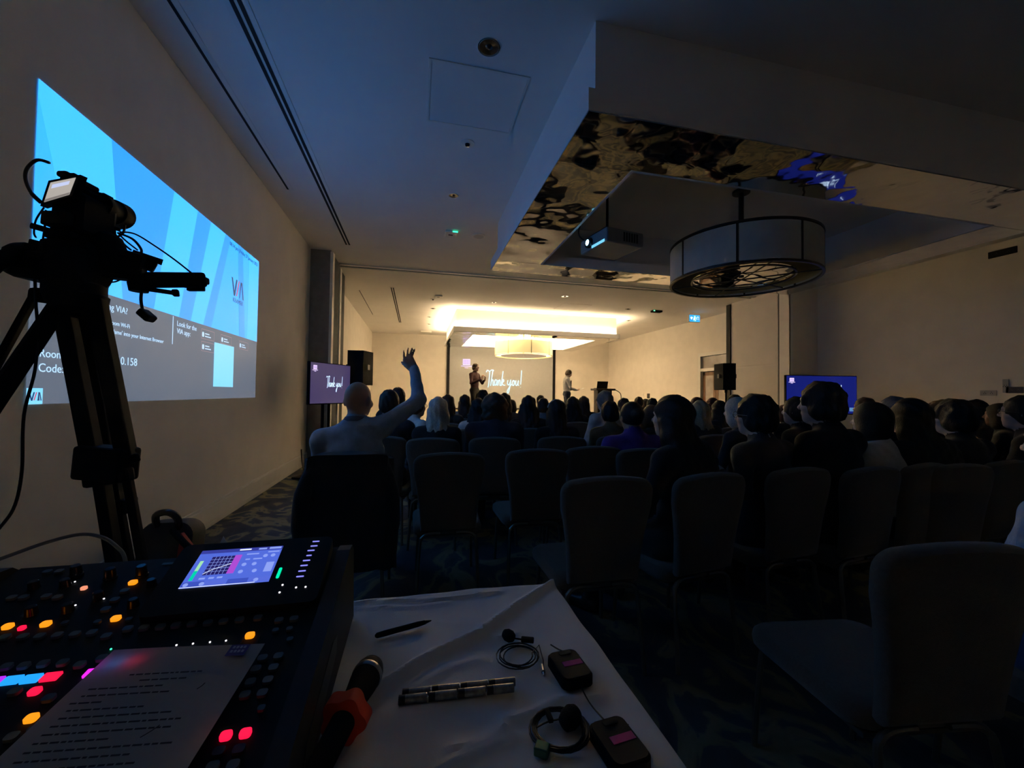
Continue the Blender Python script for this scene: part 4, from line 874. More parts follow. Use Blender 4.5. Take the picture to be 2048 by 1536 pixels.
# jacket draped over that chair
def jacket():
    mb = MB(); n = 36; rows = []
    for i in range(15):
        t = i/14; row = []
        for j in range(n):
            a = 2*math.pi*j/n; c, s2 = math.cos(a), math.sin(a)
            hw = .232+.03*t+.012*math.sin(5*a+3*t); th = .058+.035*t+.010*math.sin(7*a+5*t)
            z = .95-.62*t-(.035*(abs(c)**3) if i < 3 else .02*abs(c)); e = .42
            row.append((hw*math.copysign(abs(c)**e, c), -.285+th*math.copysign(abs(s2)**.8, s2)-.03*(t), z+.008*math.sin(9*a)*t))
        rows.append(row)
    vs = [v for r_ in rows for v in r_]; fs = []
    for i in range(14):
        for j in range(n): fs.append((i*n+j, (i+1)*n+j, (i+1)*n+(j+1) % n, i*n+(j+1) % n))
    c = len(vs); vs.append((0, -.285, .962)); fs += [(j, (j+1) % n, c) for j in range(n)]
    return MB().add(vs, fs)
jk = tag(jacket().build('jacket', TOPS['black'], None, True), 'black jacket draped over the chair of the person raising an arm', 'jacket'); jk.location = base
for sx in (-1, 1): MB().tube(smooth_path([(sx*.18, -.30, .87), (sx*.225, -.33, .74), (sx*.235, -.34, .52), (sx*.225, -.33, .36)]), [.045]*6+[.05]*6+[.042]*7, 12).build('sleeve', TOPS['black'], jk, True)
# empty chairs
for x, y, lb in ((.87, 1.78, 'empty banquet chair nearest the tablecloth corner, paler than the rest'), (.22, 2.64, 'empty banquet chair next to the chair with the black jacket'), (.82, 2.73, 'empty banquet chair overlapping another, left of the purple top'), (1.27, 2.81, 'empty banquet chair directly beside the person in purple')):
    chair(x, y+.235, -.02, lb)
chair(1.42, 1.06, -.14, 'empty banquet chair turned aside, beside the person in the pale blue shirt')
# ---------------------------------------------------------------- presenters on the stage
def standJ(hgt=1.78):
    return dict(pelvis=(0, 0, .95), waist=(0, .0, 1.12), chest=(0, -.01, 1.30), neck=(0, -.01, 1.47), head=(0, .03, 1.655), shL=(-.185, -.01, 1.42), shR=(.185, -.01, 1.42), elL=(-.26, .02, 1.14), elR=(.26, .02, 1.14), wrL=(-.2, .2, 1.0), wrR=(.2, .2, 1.0),
        hipL=(-.09, 0, .93), hipR=(.09, 0, .93), knL=(-.11, .03, .5), knR=(.11, .03, .5), anL=(-.12, .0, .085), anR=(.12, .0, .085), toeL=(-.15, .16, .038), toeR=(.15, .16, .038))
SLO, SHI = (-.5, -.32, -.02), (.5, .7, 1.82)
p = pd(950, 727, 12.9); J = standJ()
J['elL'] = (-.27, .10, 1.18); J['wrL'] = (-.10, .30, 1.27); J['elR'] = (.30, .08, 1.16); J['wrR'] = (.22, .36, 1.27); J['handL'] = dict(d=(.3, .3, .5), n=(.8, -.3, 0), curl=.25); J['handR'] = dict(d=(-.05, .25, .6), n=(-.9, -.1, 0), curl=.3)
z0 = .422
own_person(J, (p.x, p.y, z0), math.radians(-132), 'maroon', 'black', 1, 'presenter in a maroon shirt gesturing with both hands on stage', 'short', 'brown', lo=SLO, hi=SHI, h=.009, s=(p.z-z0)/1.775)
p = pd(1134, 740, 12.9); J = standJ(); J['head'] = (0, .06, 1.635)
J['elL'] = (-.25, .06, 1.14); J['wrL'] = (-.12, .29, 1.09); J['elR'] = (.25, .05, 1.14); J['wrR'] = (.10, .30, 1.09); J['handL'] = dict(d=(.35, .7, .02), n=(.5, 0, .85), curl=.4); J['handR'] = dict(d=(-.3, .7, .02), n=(-.5, 0, .85), curl=.4)
s2 = (p.z-z0)/1.75
m2 = own_person(J, (p.x, p.y, z0), math.radians(-95), 'white', 'navy', 1, 'presenter in a white shirt reading papers beside the lectern', 'short', 'brown', lo=SLO, hi=SHI, h=.009, hp=-.45, s=s2)
MB().box((-.02, .13, 1.06), (.02, .16, 1.40), bev=.008).build('lanyard', TOPS['charcoal'], m2)
pm = m2.matrix_basis @ Vector((0, .44, 1.10)); pp_ = tag(MB().box((-.105, -.148, 0), (.105, .148, .002), Matrix.Rotation(math.radians(20), 4, 'X')).build('paper_sheet', mat('white_paper', (.8, .79, .76), .7, noise=.02)), 'white sheets of paper held by the presenter in the white shirt', 'paper'); pp_.location = pm; pp_.rotation_euler = (0, 0, math.radians(-95))
mb = MB()
for k in range(6): mb.box((-.08, .1-.04*k, .0022), (.08, .108-.04*k, .0026), Matrix.Rotation(math.radians(20), 4, 'X'))
mb.build('print_lines', mat('print_grey', (.25, .25, .25), .8, noise=.05), pp_)
# ================================================================== FOREGROUND TABLE
TZ = .75
def wpart(name, mb, m_, parent, smooth=False):
    o = mb.build(name, m_, parent, smooth); o.matrix_parent_inverse = Matrix.Translation(-Vector(parent.location)); return o
tb = tag(empty('trestle_table', (-.47, .74, 0)), 'long folding table hidden under the white tablecloth', 'table')
wpart('tabletop', MB().box((-1.33, .30, .705), (.385, 1.145, TZ-.006), bev=.006), mat('table_ply', (.3, .22, .14), .6, noise=.2, nscale=6, stretch=(1, 8, 8)), tb)
for x in (-1.25, .30):
    for y in (.38, 1.06): wpart('leg', MB().tube([(x, y, 0), (x, y, .706)], .014), STEEL, tb)
CLOTH = mat('table_linen', (.84, .82, .79), .85, noise=.03, nscale=6, bump=.12, bscale=500)
RIDGES = []
def ridge(pts, hgt, wd): RIDGES.append(([pz(x, y, TZ).to_2d() for x, y in pts], hgt, wd))
ridge([(1108, 1163), (1035, 1215), (966, 1264), (870, 1310), (745, 1385), (690, 1450)], .0085, .013)
ridge([(960, 1185), (958, 1215), (965, 1262)], .0022, .006); ridge([(875, 1243), (960, 1252)], .002, .004); ridge([(965, 1268), (990, 1275), (1040, 1268)], .003, .008)
ridge([(700, 1208), (800, 1204), (955, 1192), (1000, 1186)], .004, .007); ridge([(700, 1220), (800, 1216), (900, 1205)], .0025, .006)
ridge([(1005, 1445), (1060, 1428), (1120, 1400), (1200, 1395)], .0045, .011); ridge([(1010, 1460), (950, 1490), (900, 1500)], .004, .008); ridge([(1010, 1460), (1050, 1478)], .003, .007)
ridge([(880, 1536), (960, 1505), (1020, 1480)], .004, .01); ridge([(840, 1375), (900, 1335), (960, 1318)], .003, .012); ridge([(760, 1440), (800, 1425), (860, 1420)], .003, .02)
def cloth_mesh():
    x0, x1, y0, y1 = -1.345, .402, .285, 1.162; st = .009
    nx, ny = int((x1-x0)/st), int((y1-y0)/st)
    X = np.linspace(x0, x1, nx+1)[:, None]+np.zeros((1, ny+1)); Y = np.linspace(y0, y1, ny+1)[None, :]+np.zeros((nx+1, 1)); Zz = np.full(X.shape, TZ)
    Zz = Zz+.0016*np.sin(X*19+Y*9)+.0014*np.sin(X*11-Y*27+1)+.0008*np.sin(X*47+Y*38)
    for pts, hg, wd in [(a_, b_*1.7, c_) for a_, b_, c_ in RIDGES]:
        best = np.full(X.shape, 9.)
        for a, b in zip(pts[:-1], pts[1:]):
            dx, dy = b.x-a.x, b.y-a.y; t = np.clip(((X-a.x)*dx+(Y-a.y)*dy)/(dx*dx+dy*dy), 0, 1); best = np.minimum(best, np.hypot(X-a.x-dx*t, Y-a.y-dy*t))
        Zz = Zz+hg*np.exp(-(best/wd)**2)
    e = np.minimum(np.minimum(x1-X, Y*0+9), y1-Y); Zz = Zz-.004*np.exp(-e/.006)
    V = np.stack([X, Y, Zz], -1).reshape(-1, 3).tolist(); Fc = []
    I = lambda i, j: i*(ny+1)+j
    for i in range(nx):
        for j in range(ny): Fc.append((I(i, j), I(i+1, j), I(i+1, j+1), I(i, j+1)))
    loop = [(I(i, ny)) for i in range(0, nx+1)][::-1]
    loop = [I(nx, j) for j in range(ny+1)]+[I(i, ny) for i in range(nx-1, -1, -1)]+[I(0, j) for j in range(ny-1, -1, -1)]+[I(i, 0) for i in range(1, nx)]
    prev = loop; L = len(loop); c = np.array([(x0+x1)/2, (y0+y1)/2])
    for k in range(1, 13):
        t = k/12; cur = []
        for q, vi in enumerate(loop):
            p = V[vi]; n = np.array([1. if p[0] > x1-1e-6 else (-1. if p[0] < x0+1e-6 else 0), 1. if p[1] > y1-1e-6 else (-1. if p[1] < y0+1e-6 else 0)]); n = n/max(1, np.linalg.norm(n))
            w_ = t*(.02+.022*math.sin(q*.21)+.012*math.sin(q*.083+1)); cur.append(len(V)); V.append([p[0]+n[0]*(.004+w_), p[1]+n[1]*(.004+w_), TZ-.004-t*.715])
        for q in range(L): Fc.append((prev[q], cur[q], cur[(q+1) % L], prev[(q+1) % L]))
        prev = cur
    return MB().add(V, Fc)
tag(cloth_mesh().build('tablecloth', CLOTH, None, True), 'creased white tablecloth hanging over the table under the mixing desk', 'tablecloth')
# ================================================================== MIXING DESK
MA = math.atan((.93-.83)/.6); MO = Vector((0, .40, .83)); MN = Vector((0, -math.sin(MA), math.cos(MA))); MEY = Vector((0, math.cos(MA), math.sin(MA)))
def onm(x, y, off=0.): return pplane(x, y, MO+MN*off, MN)
mx = tag(empty('mixing_desk', (-.46, .72, TZ+.004)), 'black digital mixing desk with lit buttons and tilted touchscreen', 'mixing desk')
DESK = mat('desk_panel', (.008, .014, .015), .7, noise=.15, nscale=40, spec=.2); DESKB = mat('desk_black', (.008, .009, .010), .55, noise=.15, spec=.3)
MXX = frame_mat(Vector((0, 0, 0)), (0, 1, 0), (0, 0, 1))
wpart('chassis', MB().prism([(.405, .757), (.405, .826), (1.04, .932), (1.062, .922), (1.062, .757)], -.77, -.165, MXX), DESKB, mx)
wpart('control_panel', MB().prism([(.41, .8295), (.41, .8318), (1.035, .9358), (1.035, .9335)], -.768, -.167, MXX), DESK, mx)
for x0, x1 in ((-.165, -.138), (-.797, -.77)):
    wpart('side_cheek', MB().prism([(.37, .757), (.365, .80), (.38, .838), (.93, .932), (.985, .946), (1.02, .944), (1.045, .925), (1.066, .757)], x0, x1, MXX), DESKB, mx)
wpart('side_grip', MB().prism([(.60, .79), (.62, .82), (.80, .85), (.84, .84), (.83, .81), (.64, .775)], -.1385, -.1365, MXX), BLACKR, mx)
bt = MB().prism(rrect(.0135, .0115, .004, 4), -.002, .0035).mesh('button', BLACKM); bs = MB().prism(rrect(.0095, .0085, .003, 4), -.002, .003).mesh('button', BLACKM); sq = MB().prism(rrect(.0205, .014, .001, 1), -.002, .002).mesh('button', BLACKM); dot = MB().prism(rrect(.0026, .0026, .0012, 3), 0, .0014).mesh('indicator_light', BLACKM)
UNLIT = mat('button_unlit', (.17, .18, .18), .5, noise=.1)
def button(x, y, me, m_, name='button', off=.0012):
    p = onm(x, y, off); M = frame_mat(p, (1, 0, 0), MEY); o = link(name, me, mx); o.matrix_parent_inverse = Matrix.Translation(-Vector(mx.location)); o.matrix_basis = M
    o.material_slots[0].link = 'OBJECT'; o.material_slots[0].material = m_; return o
for x, y in ((558, 1242), (588, 1239), (557, 1314), (525, 1318), (547, 1337), (512, 1340), (536, 1362), (501, 1366), (525, 1388), (490, 1392), (516, 1237), (479, 1241), (447, 1244), (416, 1247), (384, 1249), (352, 1252), (321, 1255), (288, 1257), (256, 1259), (230, 1201), (212, 1220), (250, 1183), (95, 1145), (119, 1144), (24, 1197), (48, 1196), (93, 1194), (115, 1196), (46, 1275), (80, 1274), (115, 1272), (150, 1270), (184, 1267), (213, 1274), (13, 1335), (48, 1333), (87, 1329), (126, 1327), (160, 1331), (204, 1318), (30, 1385), (98, 1398), (24, 1476), (466, 1533), (425, 1536), (10, 1276)): button(x, y, bt, UNLIT)
for x, y in ((551, 1262), (579, 1259), (580, 1280), (523, 1418), (65, 1460), (130, 1247), (195, 1245), (258, 1240)): button(x, y, bs, UNLIT)
AMB, RED, CYN, MAG, VIO, DRED = emis('lit_amber', (1.0, .27, .008), 1.3), emis('lit_red', (1.0, .008, .055), 1.25), emis('lit_cyan', (.015, .32, .95), 1.2), emis('lit_magenta', (.95, .02, .9), 1.25), emis('lit_violet', (.45, .03, .9), 1.1), mat('button_dim_red', (.10, .03, .04), .5, noise=.1)
for x, y in ((16, 1254), (92, 1249), (232, 1238), (266, 1166), (500, 1272), (63, 1438)): button(x, y, bt, AMB)
for x, y, me in ((44, 1257, bs), (70, 1384, bt), (452, 1473, bt), (491, 1468, bt)): button(x, y, me, RED)
for x, y in ((438, 1505), (478, 1501)): button(x, y, bt, DRED)
for x, y, m_ in ((-14, 1364, VIO), (24, 1361, CYN), (63, 1358, CYN), (102, 1354, RED), (187, 1346, MAG), (232, 1341, CYN), (268, 1337, RED)): button(x, y, sq, m_)
DW = emis('led_white', (.9, .85, .95), 1.6)
for x, y in ((353, 1291), (386, 1288), (420, 1285), (452, 1282), (208, 1198), (51, 1227), (151, 1211), (150, 1164)): button(x, y, dot, DW, 'indicator_light')
button(222, 1299, dot, emis('led_green3', (.05, 1, .5), 1.6), 'indicator_light'); button(168, 1177, bs, emis('led_salmon', (1, .35, .2), .9), 'indicator_light')
for k in range(7):
    p = onm(320+33*k, 1294-3*k, .0); M = frame_mat(p, (1, 0, 0), MEY); wpart('fader_slot', MB().prism(rrect(.003, .10, .001, 2, 0, -.045), 0, .0012, M), DARKGAP, mx)
kn = MB().lathe([(.0105, 0), (.011, .004), (.0092, .006), (.0085, .021), (.007, .0225)], 20).mesh('knob', BLACKG, True); kn2 = MB().lathe([(.009, 0), (.0085, .002), (.0075, .013), (.006, .0142)], 18).mesh('knob', BLACKG, True)
for x, y, me in ((153, 1152, kn), (221, 1158, kn), (284, 1152, kn), (68, 1176, kn2), (131, 1172, kn2), (197, 1198, kn2), (303, 1172, kn2), (267, 1212, kn2), (63, 1228, kn2), (136, 1222, kn2)):
    o = link('knob', me, mx); o.matrix_parent_inverse = Matrix.Translation(-Vector(mx.location)); o.matrix_basis = frame_mat(onm(x, y, .001), (1, 0, 0), MEY)
p = onm(337, 1127, .0015); wpart('label_outline', MB().prism([(a*1.0, b) for a, b in ((-.011, -.004), (.011, -.004), (.011, .004), (-.011, .004))], 0, .0004, frame_mat(p, (1, 0, 0), MEY)), mat('label_grey', (.12, .16, .16), .6, noise=.05), mx)
# touchscreen pod
TH = math.radians(23); SCc = pd(468, 1133, .8); SEY = Vector((0, math.cos(TH), math.sin(TH))); MSc = frame_mat(SCc, (1, 0, 0), SEY)
pod = wpart('screen_pod', MB().prism(rrect(.282, .168, .014, 5, .028, -.014), -.026, -.0015, MSc), DESKB, mx, False)
def spart(name, mb, m_): o = mb.build(name, m_, pod); return o
wpart('pod_base', MB().prism([(.82, .88), (.85, .91), (1.0, .965), (1.045, .955), (1.045, .93)], -.43, -.19, MXX), DESKB, mx)
spart('display', MB().prism([(-.074, -.0435), (.074, -.0435), (.074, .049), (-.074, .049)], -.0016, -.0008, MSc), emis('desk_display', (.085, .15, .72), .95))
def rect(name, x0, y0, x1, y1, m_, z=0.): return spart(name, MB().prism([(x0, y0), (x1, y0), (x1, y1), (x0, y1)], -.0008+z, -.0004+z, MSc), m_)
DD, DL, DG, DY_, DM, DWh = emis('disp_dark', (.02, .015, .14), .8), emis('disp_light', (.28, .38, .95), .9), emis('disp_green', (.0, .62, .42), 1), emis('disp_lime', (.35, .75, .45), 1), emis('disp_magenta', (.40, .07, .62), 1), emis('disp_white', (.75, .82, 1.), 1.2)
rect('display_header', -.074, .040, .074, .049, emis('disp_header', (.04, .05, .35), .9)); rect('display_header_text', -.005, .043, .016, .046, DWh, .0004); rect('display_header_text', .03, .042, .045, .046, DL, .0004); rect('display_header_text', .05, .042, .072, .047, DL, .0004)
rect('graph', -.048, -.016, -.008, .030, DD); rect('graph_bar', -.008, -.016, .004, .031, DM)
mb = MB()
for k in range(1, 6):
    mb.prism([(-.048+k*.0067-.0003, -.016), (-.048+k*.0067+.0003, -.016), (-.048+k*.0067+.0003, .030), (-.048+k*.0067-.0003, .030)], -.0004, -.0002, MSc); mb.prism([(-.048, -.016+k*.0077-.0003), (-.008, -.016+k*.0077-.0003), (-.008, -.016+k*.0077+.0003), (-.048, -.016+k*.0077+.0003)], -.0004, -.0002, MSc)
spart('graph_grid', mb, DL)['kind'] = 'stuff'
mb = MB(); ribbon(mb, [(-.048, -.014), (-.036, -.004), (-.022, .002), (-.008, .009)], .0012, MSc, .0002); spart('graph_curve', mb, DWh)
rect('meter_low', -.066, -.027, -.060, -.004, DG); rect('meter_high', -.066, -.004, -.060, .021, DY_)
for k in range(4): rect('tab', -.074+.037*k+.001, -.0425, -.074+.037*(k+1)-.001, -.0305, emis('disp_tab%d' % (k % 2), ((.05, .09, .55), (.10, .16, .75))[k % 2], .9))
rect('display_edge', -.074, -.0435, .05, -.0425, DWh, .0004)
for x, y in ((.016, .004), (.034, .004), (.016, -.014), (.040, -.014), (.048, .024), (.062, .024), (-.066, -.037), (-.04, -.037), (.05, -.037)): spart('display_dial', MB().lathe([(.0042, -.0004), (.0042, 0)], 14, MSc @ Matrix.Translation((x, y, 0))), DL)
for x0, y0, x1, y1 in ((.012, .030, .034, .033), (.014, .016, .022, .019), (.028, .016, .044, .019), (-.05, -.026, -.040, -.022), (-.034, -.026, -.025, -.022), (-.02, -.026, -.011, -.022), (.056, -.018, .07, .006), (.05, .033, .071, .036)): rect('display_text', x0, y0, x1, y1, DL)
for x, y in ((632, 1082), (628, 1091), (622, 1100), (618, 1110), (613, 1120), (608, 1130), (604, 1141), (600, 1152)):
    q = MSc.inverted() @ pplane(x, y, SCc, MSc.to_3x3() @ Vector((0, 0, 1))); spart('key_label', MB().prism(rrect(.0135 if y != 1110 else .010, .0026, .0008, 2, q.x, q.y), -.0016, -.0006, MSc), emis('key_blue', (.25, .25, .95), 1.1))
q = MSc.inverted() @ pplane(558, 1145, SCc, MSc.to_3x3() @ Vector((0, 0, 1))); spart('level_light', MB().prism(rrect(.0055, .026, .0025, 3, q.x, q.y), -.0016, -.0004, MSc), emis('level_green', (.0, .75, .38), 1.2))
for x, y in ((565, 1169), (592, 1174), (611, 1173), (559, 1184)):
    q = MSc.inverted() @ pplane(x, y, SCc, MSc.to_3x3() @ Vector((0, 0, 1))); spart('indicator_light', MB().prism(rrect(.0034, .0034, .0016, 3, q.x, q.y), -.0016, -.0004, MSc), DW)
# sheet of paper on the desk (lets the lit keys glow through)
def paper_mat():
    M = bpy.data.materials.new('paper_translucent'); M.use_nodes = True; nt = M.node_tree; nt.nodes.clear()
    o = nt.nodes.new('ShaderNodeOutputMaterial'); d = nt.nodes.new('ShaderNodeBsdfDiffuse'); t = nt.nodes.new('ShaderNodeBsdfTranslucent'); mxn = nt.nodes.new('ShaderNodeMixShader'); n = nt.nodes.new('ShaderNodeTexNoise'); n.inputs['Scale'].default_value = 30
    cr = nt.nodes.new('ShaderNodeValToRGB'); cr.color_ramp.elements[0].color = (.66, .66, .67, 1); cr.color_ramp.elements[1].color = (.72, .72, .72, 1); nt.links.new(n.outputs['Fac'], cr.inputs[0]); nt.links.new(cr.outputs[0], d.inputs[0]); nt.links.new(cr.outputs[0], t.inputs[0])
    mxn.inputs[0].default_value = .3; nt.links.new(d.outputs[0], mxn.inputs[1]); nt.links.new(t.outputs[0], mxn.inputs[2]); nt.links.new(mxn.outputs[0], o.inputs[0]); return M
OFF = .013; TL, TR_ = onm(228, 1300, OFF), onm(530, 1286, OFF); BRd = (onm(390, 1536, OFF)-TR_).normalized(); ph = .297
pm_ = frame_mat(TL, TR_-TL, -BRd); pw = (TR_-TL).length
ps = tag(empty('paper_sheet', tuple(TL)), 'printed white paper sheet lying on the mixing desk', 'paper')
def ppart(name, mb, m_): return wpart(name, mb, m_, ps)
vs = []; fs = []; n1, n2 = 14, 18
for i in range(n1+1):
    for j in range(n2+1):
        u_, v_ = i/n1, j/n2; vs.append(pm_ @ Vector((pw*u_, -ph*v_, .0008*math.sin(5*u_+3*v_)+.002*v_*v_*u_)))
for i in range(n1):
    for j in range(n2): a = i*(n2+1)+j; fs.append((a, a+1, a+n2+2, a+n2+1))
ppart('sheet', MB().add(vs, fs), paper_mat())
INK = mat('ink', (.06, .06, .07), .7, noise=.1); mb = MB(); rnd = random.Random(3)
for k in range(20):
    y = -.055-.0105*k; x0, x1 = (.06, .15) if k == 0 else ((.08, .13) if k == 1 else ((.02, .05) if k == 4 else (.025, .10+.08*rnd.random())))
    x = x0
    while x < x1:
        w_ = .004+.009*rnd.random(); mb.prism([(x, y), (x+w_, y), (x+w_, y+.0022), (x, y+.0022)], .0042, .0044, pm_); x += w_+.0022
ppart('print_lines', mb, INK)['kind'] = 'stuff'
ppart('emblem', MB().prism([(pw-.045, -.028), (pw-.018, -.028), (pw-.018, -.006), (pw-.045, -.006)], .0042, .0044, pm_), mat('ink_purple', (.10, .06, .32), .7, noise=.05))
mb = MB()
for k in range(2):
    for j in range(4): mb.prism([(pw-.041+.0052*j, -.022+.008*k), (pw-.0375+.0052*j, -.022+.008*k), (pw-.0375+.0052*j, -.017+.008*k), (pw-.041+.0052*j, -.017+.008*k)], .0045, .0047, pm_)
ppart('emblem_print', mb, mat('ink_lilac', (.55, .5, .75), .7, noise=.05))['kind'] = 'stuff'
for x0, y0, x1, y1 in ((.165, -.085, .17, -.075), (.14, -.15, .152, -.135)):
    mb = MB(); ribbon(mb, [(x0, y0), ((x0+x1)/2+.001, (y0+y1)/2), (x1, y1)], .0016, pm_, .0046); ppart('pen_stroke', mb, INK)
# ================================================================== THINGS ON THE CLOTH
CT = TZ+.002
# stylus
a, b = pz(750, 1272, CT+.008), pz(863, 1241, CT+.008); d = (b-a).normalized(); L = (b-a).length
py = tag(empty('stylus_pen', tuple(a)), 'dark tapered stylus pen lying on the white tablecloth', 'pen')
wpart('barrel', MB().lathe([(.0025, 0), (.0055, .004), (.0062, .02), (.0058, L*.75), (.0045, L*.88)], 16, align_z(a, d)), BLACKM, py, True); wpart('tip', MB().lathe([(.0045, L*.88), (.0012, L*.995), (.0003, L)], 14, align_z(a, d)), BLACKG, py, True)
# handheld microphone
zc_ = CT+.033; hd_ = pz(741, 1338, zc_); tl = pz(640, 1532, zc_); d = (hd_-tl).normalized(); M = align_z(hd_, -d)
mc = tag(empty('handheld_microphone', tuple(hd_)), 'black handheld microphone with an orange anti-roll ring on the tablecloth', 'microphone')
GRIL = mat('mic_grille', (.03, .03, .032), .35, .8, bump=.8, bscale=900)
wpart('grille_head', MB().lathe([(.001, -.022), (.012, -.019), (.021, -.008), (.025, .004), (.0255, .012)], 28, M, cap=False), GRIL, mc, True); wpart('grille_band', MB().lathe([(.0255, .012), (.0268, .014), (.0268, .022), (.0255, .024)], 28, M, cap=False), STEEL, mc, True)
wpart('neck', MB().lathe([(.0255, .024), (.0245, .038), (.0215, .06), (.0195, .078)], 28, M, cap=False), BLACKM, mc, True); wpart('handle', MB().lathe([(.0195, .078), (.019, .12), (.0175, .19), (.0165, .235), (.012, .245), (.001, .246)], 28, M, cap=False), BLACKM, mc, True)
pts = []
for i in range(72):
    A_ = 2*math.pi*i/72; pts.append(((.0340+.0036*math.cos(5*A_+.5))*math.cos(A_), (.0340+.0036*math.cos(5*A_+.5))*math.sin(A_)))
wpart('anti_roll_ring', MB().prism(pts, .098, .124, M), mat('orange_rubber', (.78, .06, .02), .6, noise=.06), mc, True)
# AA batteries
lab = mat('battery_label', (.30, .30, .29), .3, .6, noise=.3, nscale=90); blk = mat('battery_black', (.012, .012, .013), .35, noise=.1)
R_ = .00725; bA = pz(797, 1402, CT+R_); bB = pz(1028, 1378, CT+R_); dv = (bB-bA); dv.z = 0; dv.normalize(); nv = Vector((-dv.y, dv.x, 0))
bat = None
for r in range(2):
    for k in range(4):
        if bat is None:
            bat = empty('aa_battery'); bat.rotation_mode = 'XYZ'
            MB().lathe([(R_, 0), (R_, .0115)], 20).build('black_end', blk, bat, True); MB().lathe([(R_+.0001, .0115), (R_+.0001, .049)], 20).build('wrapper', lab, bat, True)
            MB().lathe([(R_-.0006, .049), (R_-.001, .0496)], 20).build('end_cap', CHROME, bat, True); MB().lathe([(.0027, .0496), (.0025, .0508)], 12).build('terminal', CHROME, bat, True); o = bat
        else: o = copy_tree(bat)
        p = bA+dv*(.0518*k+(.005 if r else 0))+nv*(.0152*r)+Vector((0, 0, .0016+.0004*k)); o.matrix_basis = align_z(p, dv)
        tag(o, '%s AA battery from the handheld microphone in the %s row' % (('first', 'second', 'third', 'fourth')[k], 'back' if r else 'front'), 'battery', 'AA batteries on the tablecloth')
# belt-pack transmitters
PINK = mat('pink_tape', (.62, .06, .30), .7, noise=.08)
def beltpack(c, rz, label, ant):
    o = tag(empty('belt_pack', (c.x, c.y, CT), rz), label, 'transmitter')
    MB().prism(rrect(.064, .088, .014, 5), .0015, .017).build('case', BLACKM, o); MB().prism(rrect(.058, .080, .012, 5), .017, .0215).build('lid', mat('pack_grey', (.022, .022, .023), .75, noise=.1, spec=.2), o)
    MB().prism(rrect(.026, .011, .004, 4, .004, .031), .0215, .023).build('window', BLACKG, o); mb = MB(); ribbon(mb, [(-.03, .016), (-.016, .012), (.004, .008), (.02, .016), (.03, .018)], .0018, Matrix.Identity(4), .0218); mb.build('seam', DARKGAP, o)
    MB().box((-.014, -.008, .0215), (.026, .006, .0222)).build('tape_label', PINK, o)
    MB().tube(smooth_path(ant), .0014, 6).build('antenna', BLACKR, o, True)
beltpack(pz(1139, 1338, CT+.01), math.radians(5), 'belt-pack transmitter with pink tape beside the coiled clip-on microphone', [(.012, .044, .01), (.014, .055, .008), (.008, .075, .004), (.0, .092, .004)])
beltpack(pz(1238, 1492, CT+.01), math.radians(6), 'belt-pack transmitter with pink tape beside the thicker coil with green tape', [(.008, .044, .01), (.006, .06, .008), (.006, .1, .004), (.007, .135, .01)])
# coiled lavalier microphone
def coil(c, loops, r, wob, seed):
    rn = random.Random(seed); pts = []; n = loops*20
    for i in range(n+1):
        t = 2*math.pi*i/20; k = i/n; rr = r*(1+wob*(rn.random()-.5)*.15+wob*math.sin(t*.37+seed)); pts.append(Vector((c.x+rr*math.cos(t)*1.05+.004*math.sin(t*.21), c.y+rr*math.sin(t)+.003*math.cos(t*.17), CT+.0035+.004*k+.0015*math.sin(t*.5))))
    return pts
cc = pz(1036, 1316, CT); lv = tag(empty('lavalier_microphone', tuple(cc)), 'clip-on microphone with foam windscreen and thin coiled cable', 'microphone')
wpart('cable', MB().tube(coil(cc, 4, .037, .16, 2)+[pz(1078, 1290, CT+.006), pz(1086, 1320, CT+.004), pz(1087, 1336, CT+.004)], .0014, 6), BLACKR, lv, True)
q = pz(1017, 1271, CT+.012); wpart('windscreen', MB().lathe([(.002, -.014), (.009, -.012), (.0125, -.004), (.0125, .006), (.009, .013), (.002, .015)], 18, align_z(q, (.55, -.75, 0))), mat('foam_black', (.008, .008, .009), .95, bump=.8, bscale=600), lv, True)
q2 = pz(1055, 1280, CT+.008); wpart('clip', MB().box((-.014, -.006, -.004), (.014, .006, .005), Matrix.Translation(q2) @ Matrix.Rotation(-.35, 4, 'Z'), .002), BLACKM, lv); wpart('capsule_stem', MB().tube([pz(1030, 1277, CT+.01), pz(1046, 1279, CT+.009)], .0018, 6), BLACKM, lv)
a, b = pz(1084, 1330, CT+.004), pz(1089, 1357, CT+.004); wpart('connector', MB().lathe([(.0032, 0), (.0036, .006), (.0036, .016), (.0042, .017), (.0042, .021), (.002, .022), (.0018, .031)], 14, align_z(a, b-a)), STEEL, lv, True)
cc = pz(1118, 1464, CT); l2 = tag(empty('coiled_microphone', tuple(cc)), 'clip-on microphone with thick black cable coil and green tape', 'microphone')
for sd in (4, 9, 15): wpart('cable', MB().tube([Vector((p.x+.0025*(sd-9)/6, p.y, p.z+.002*(sd % 3))) for p in coil(cc, 4, .042, .04, sd)], .0018, 6), BLACKR, l2, True)
q = pz(1140, 1436, CT+.014); wpart('windscreen', MB().lathe([(.003, -.018), (.012, -.015), (.0165, -.004), (.0165, .008), (.011, .017), (.002, .02)], 18, align_z(q, (.8, .4, .2))), mat('foam_black', (.008, .008, .009), .95), l2, True)
q = pz(1084, 1500, CT+.007); wpart('tape_tab', MB().box((-.011, -.009, -.006), (.011, .009, .0075), Matrix.Translation(q) @ Matrix.Rotation(-.6, 4, 'Z'), .002), mat('green_tape', (.02, .14, .075), .5, noise=.1), l2)
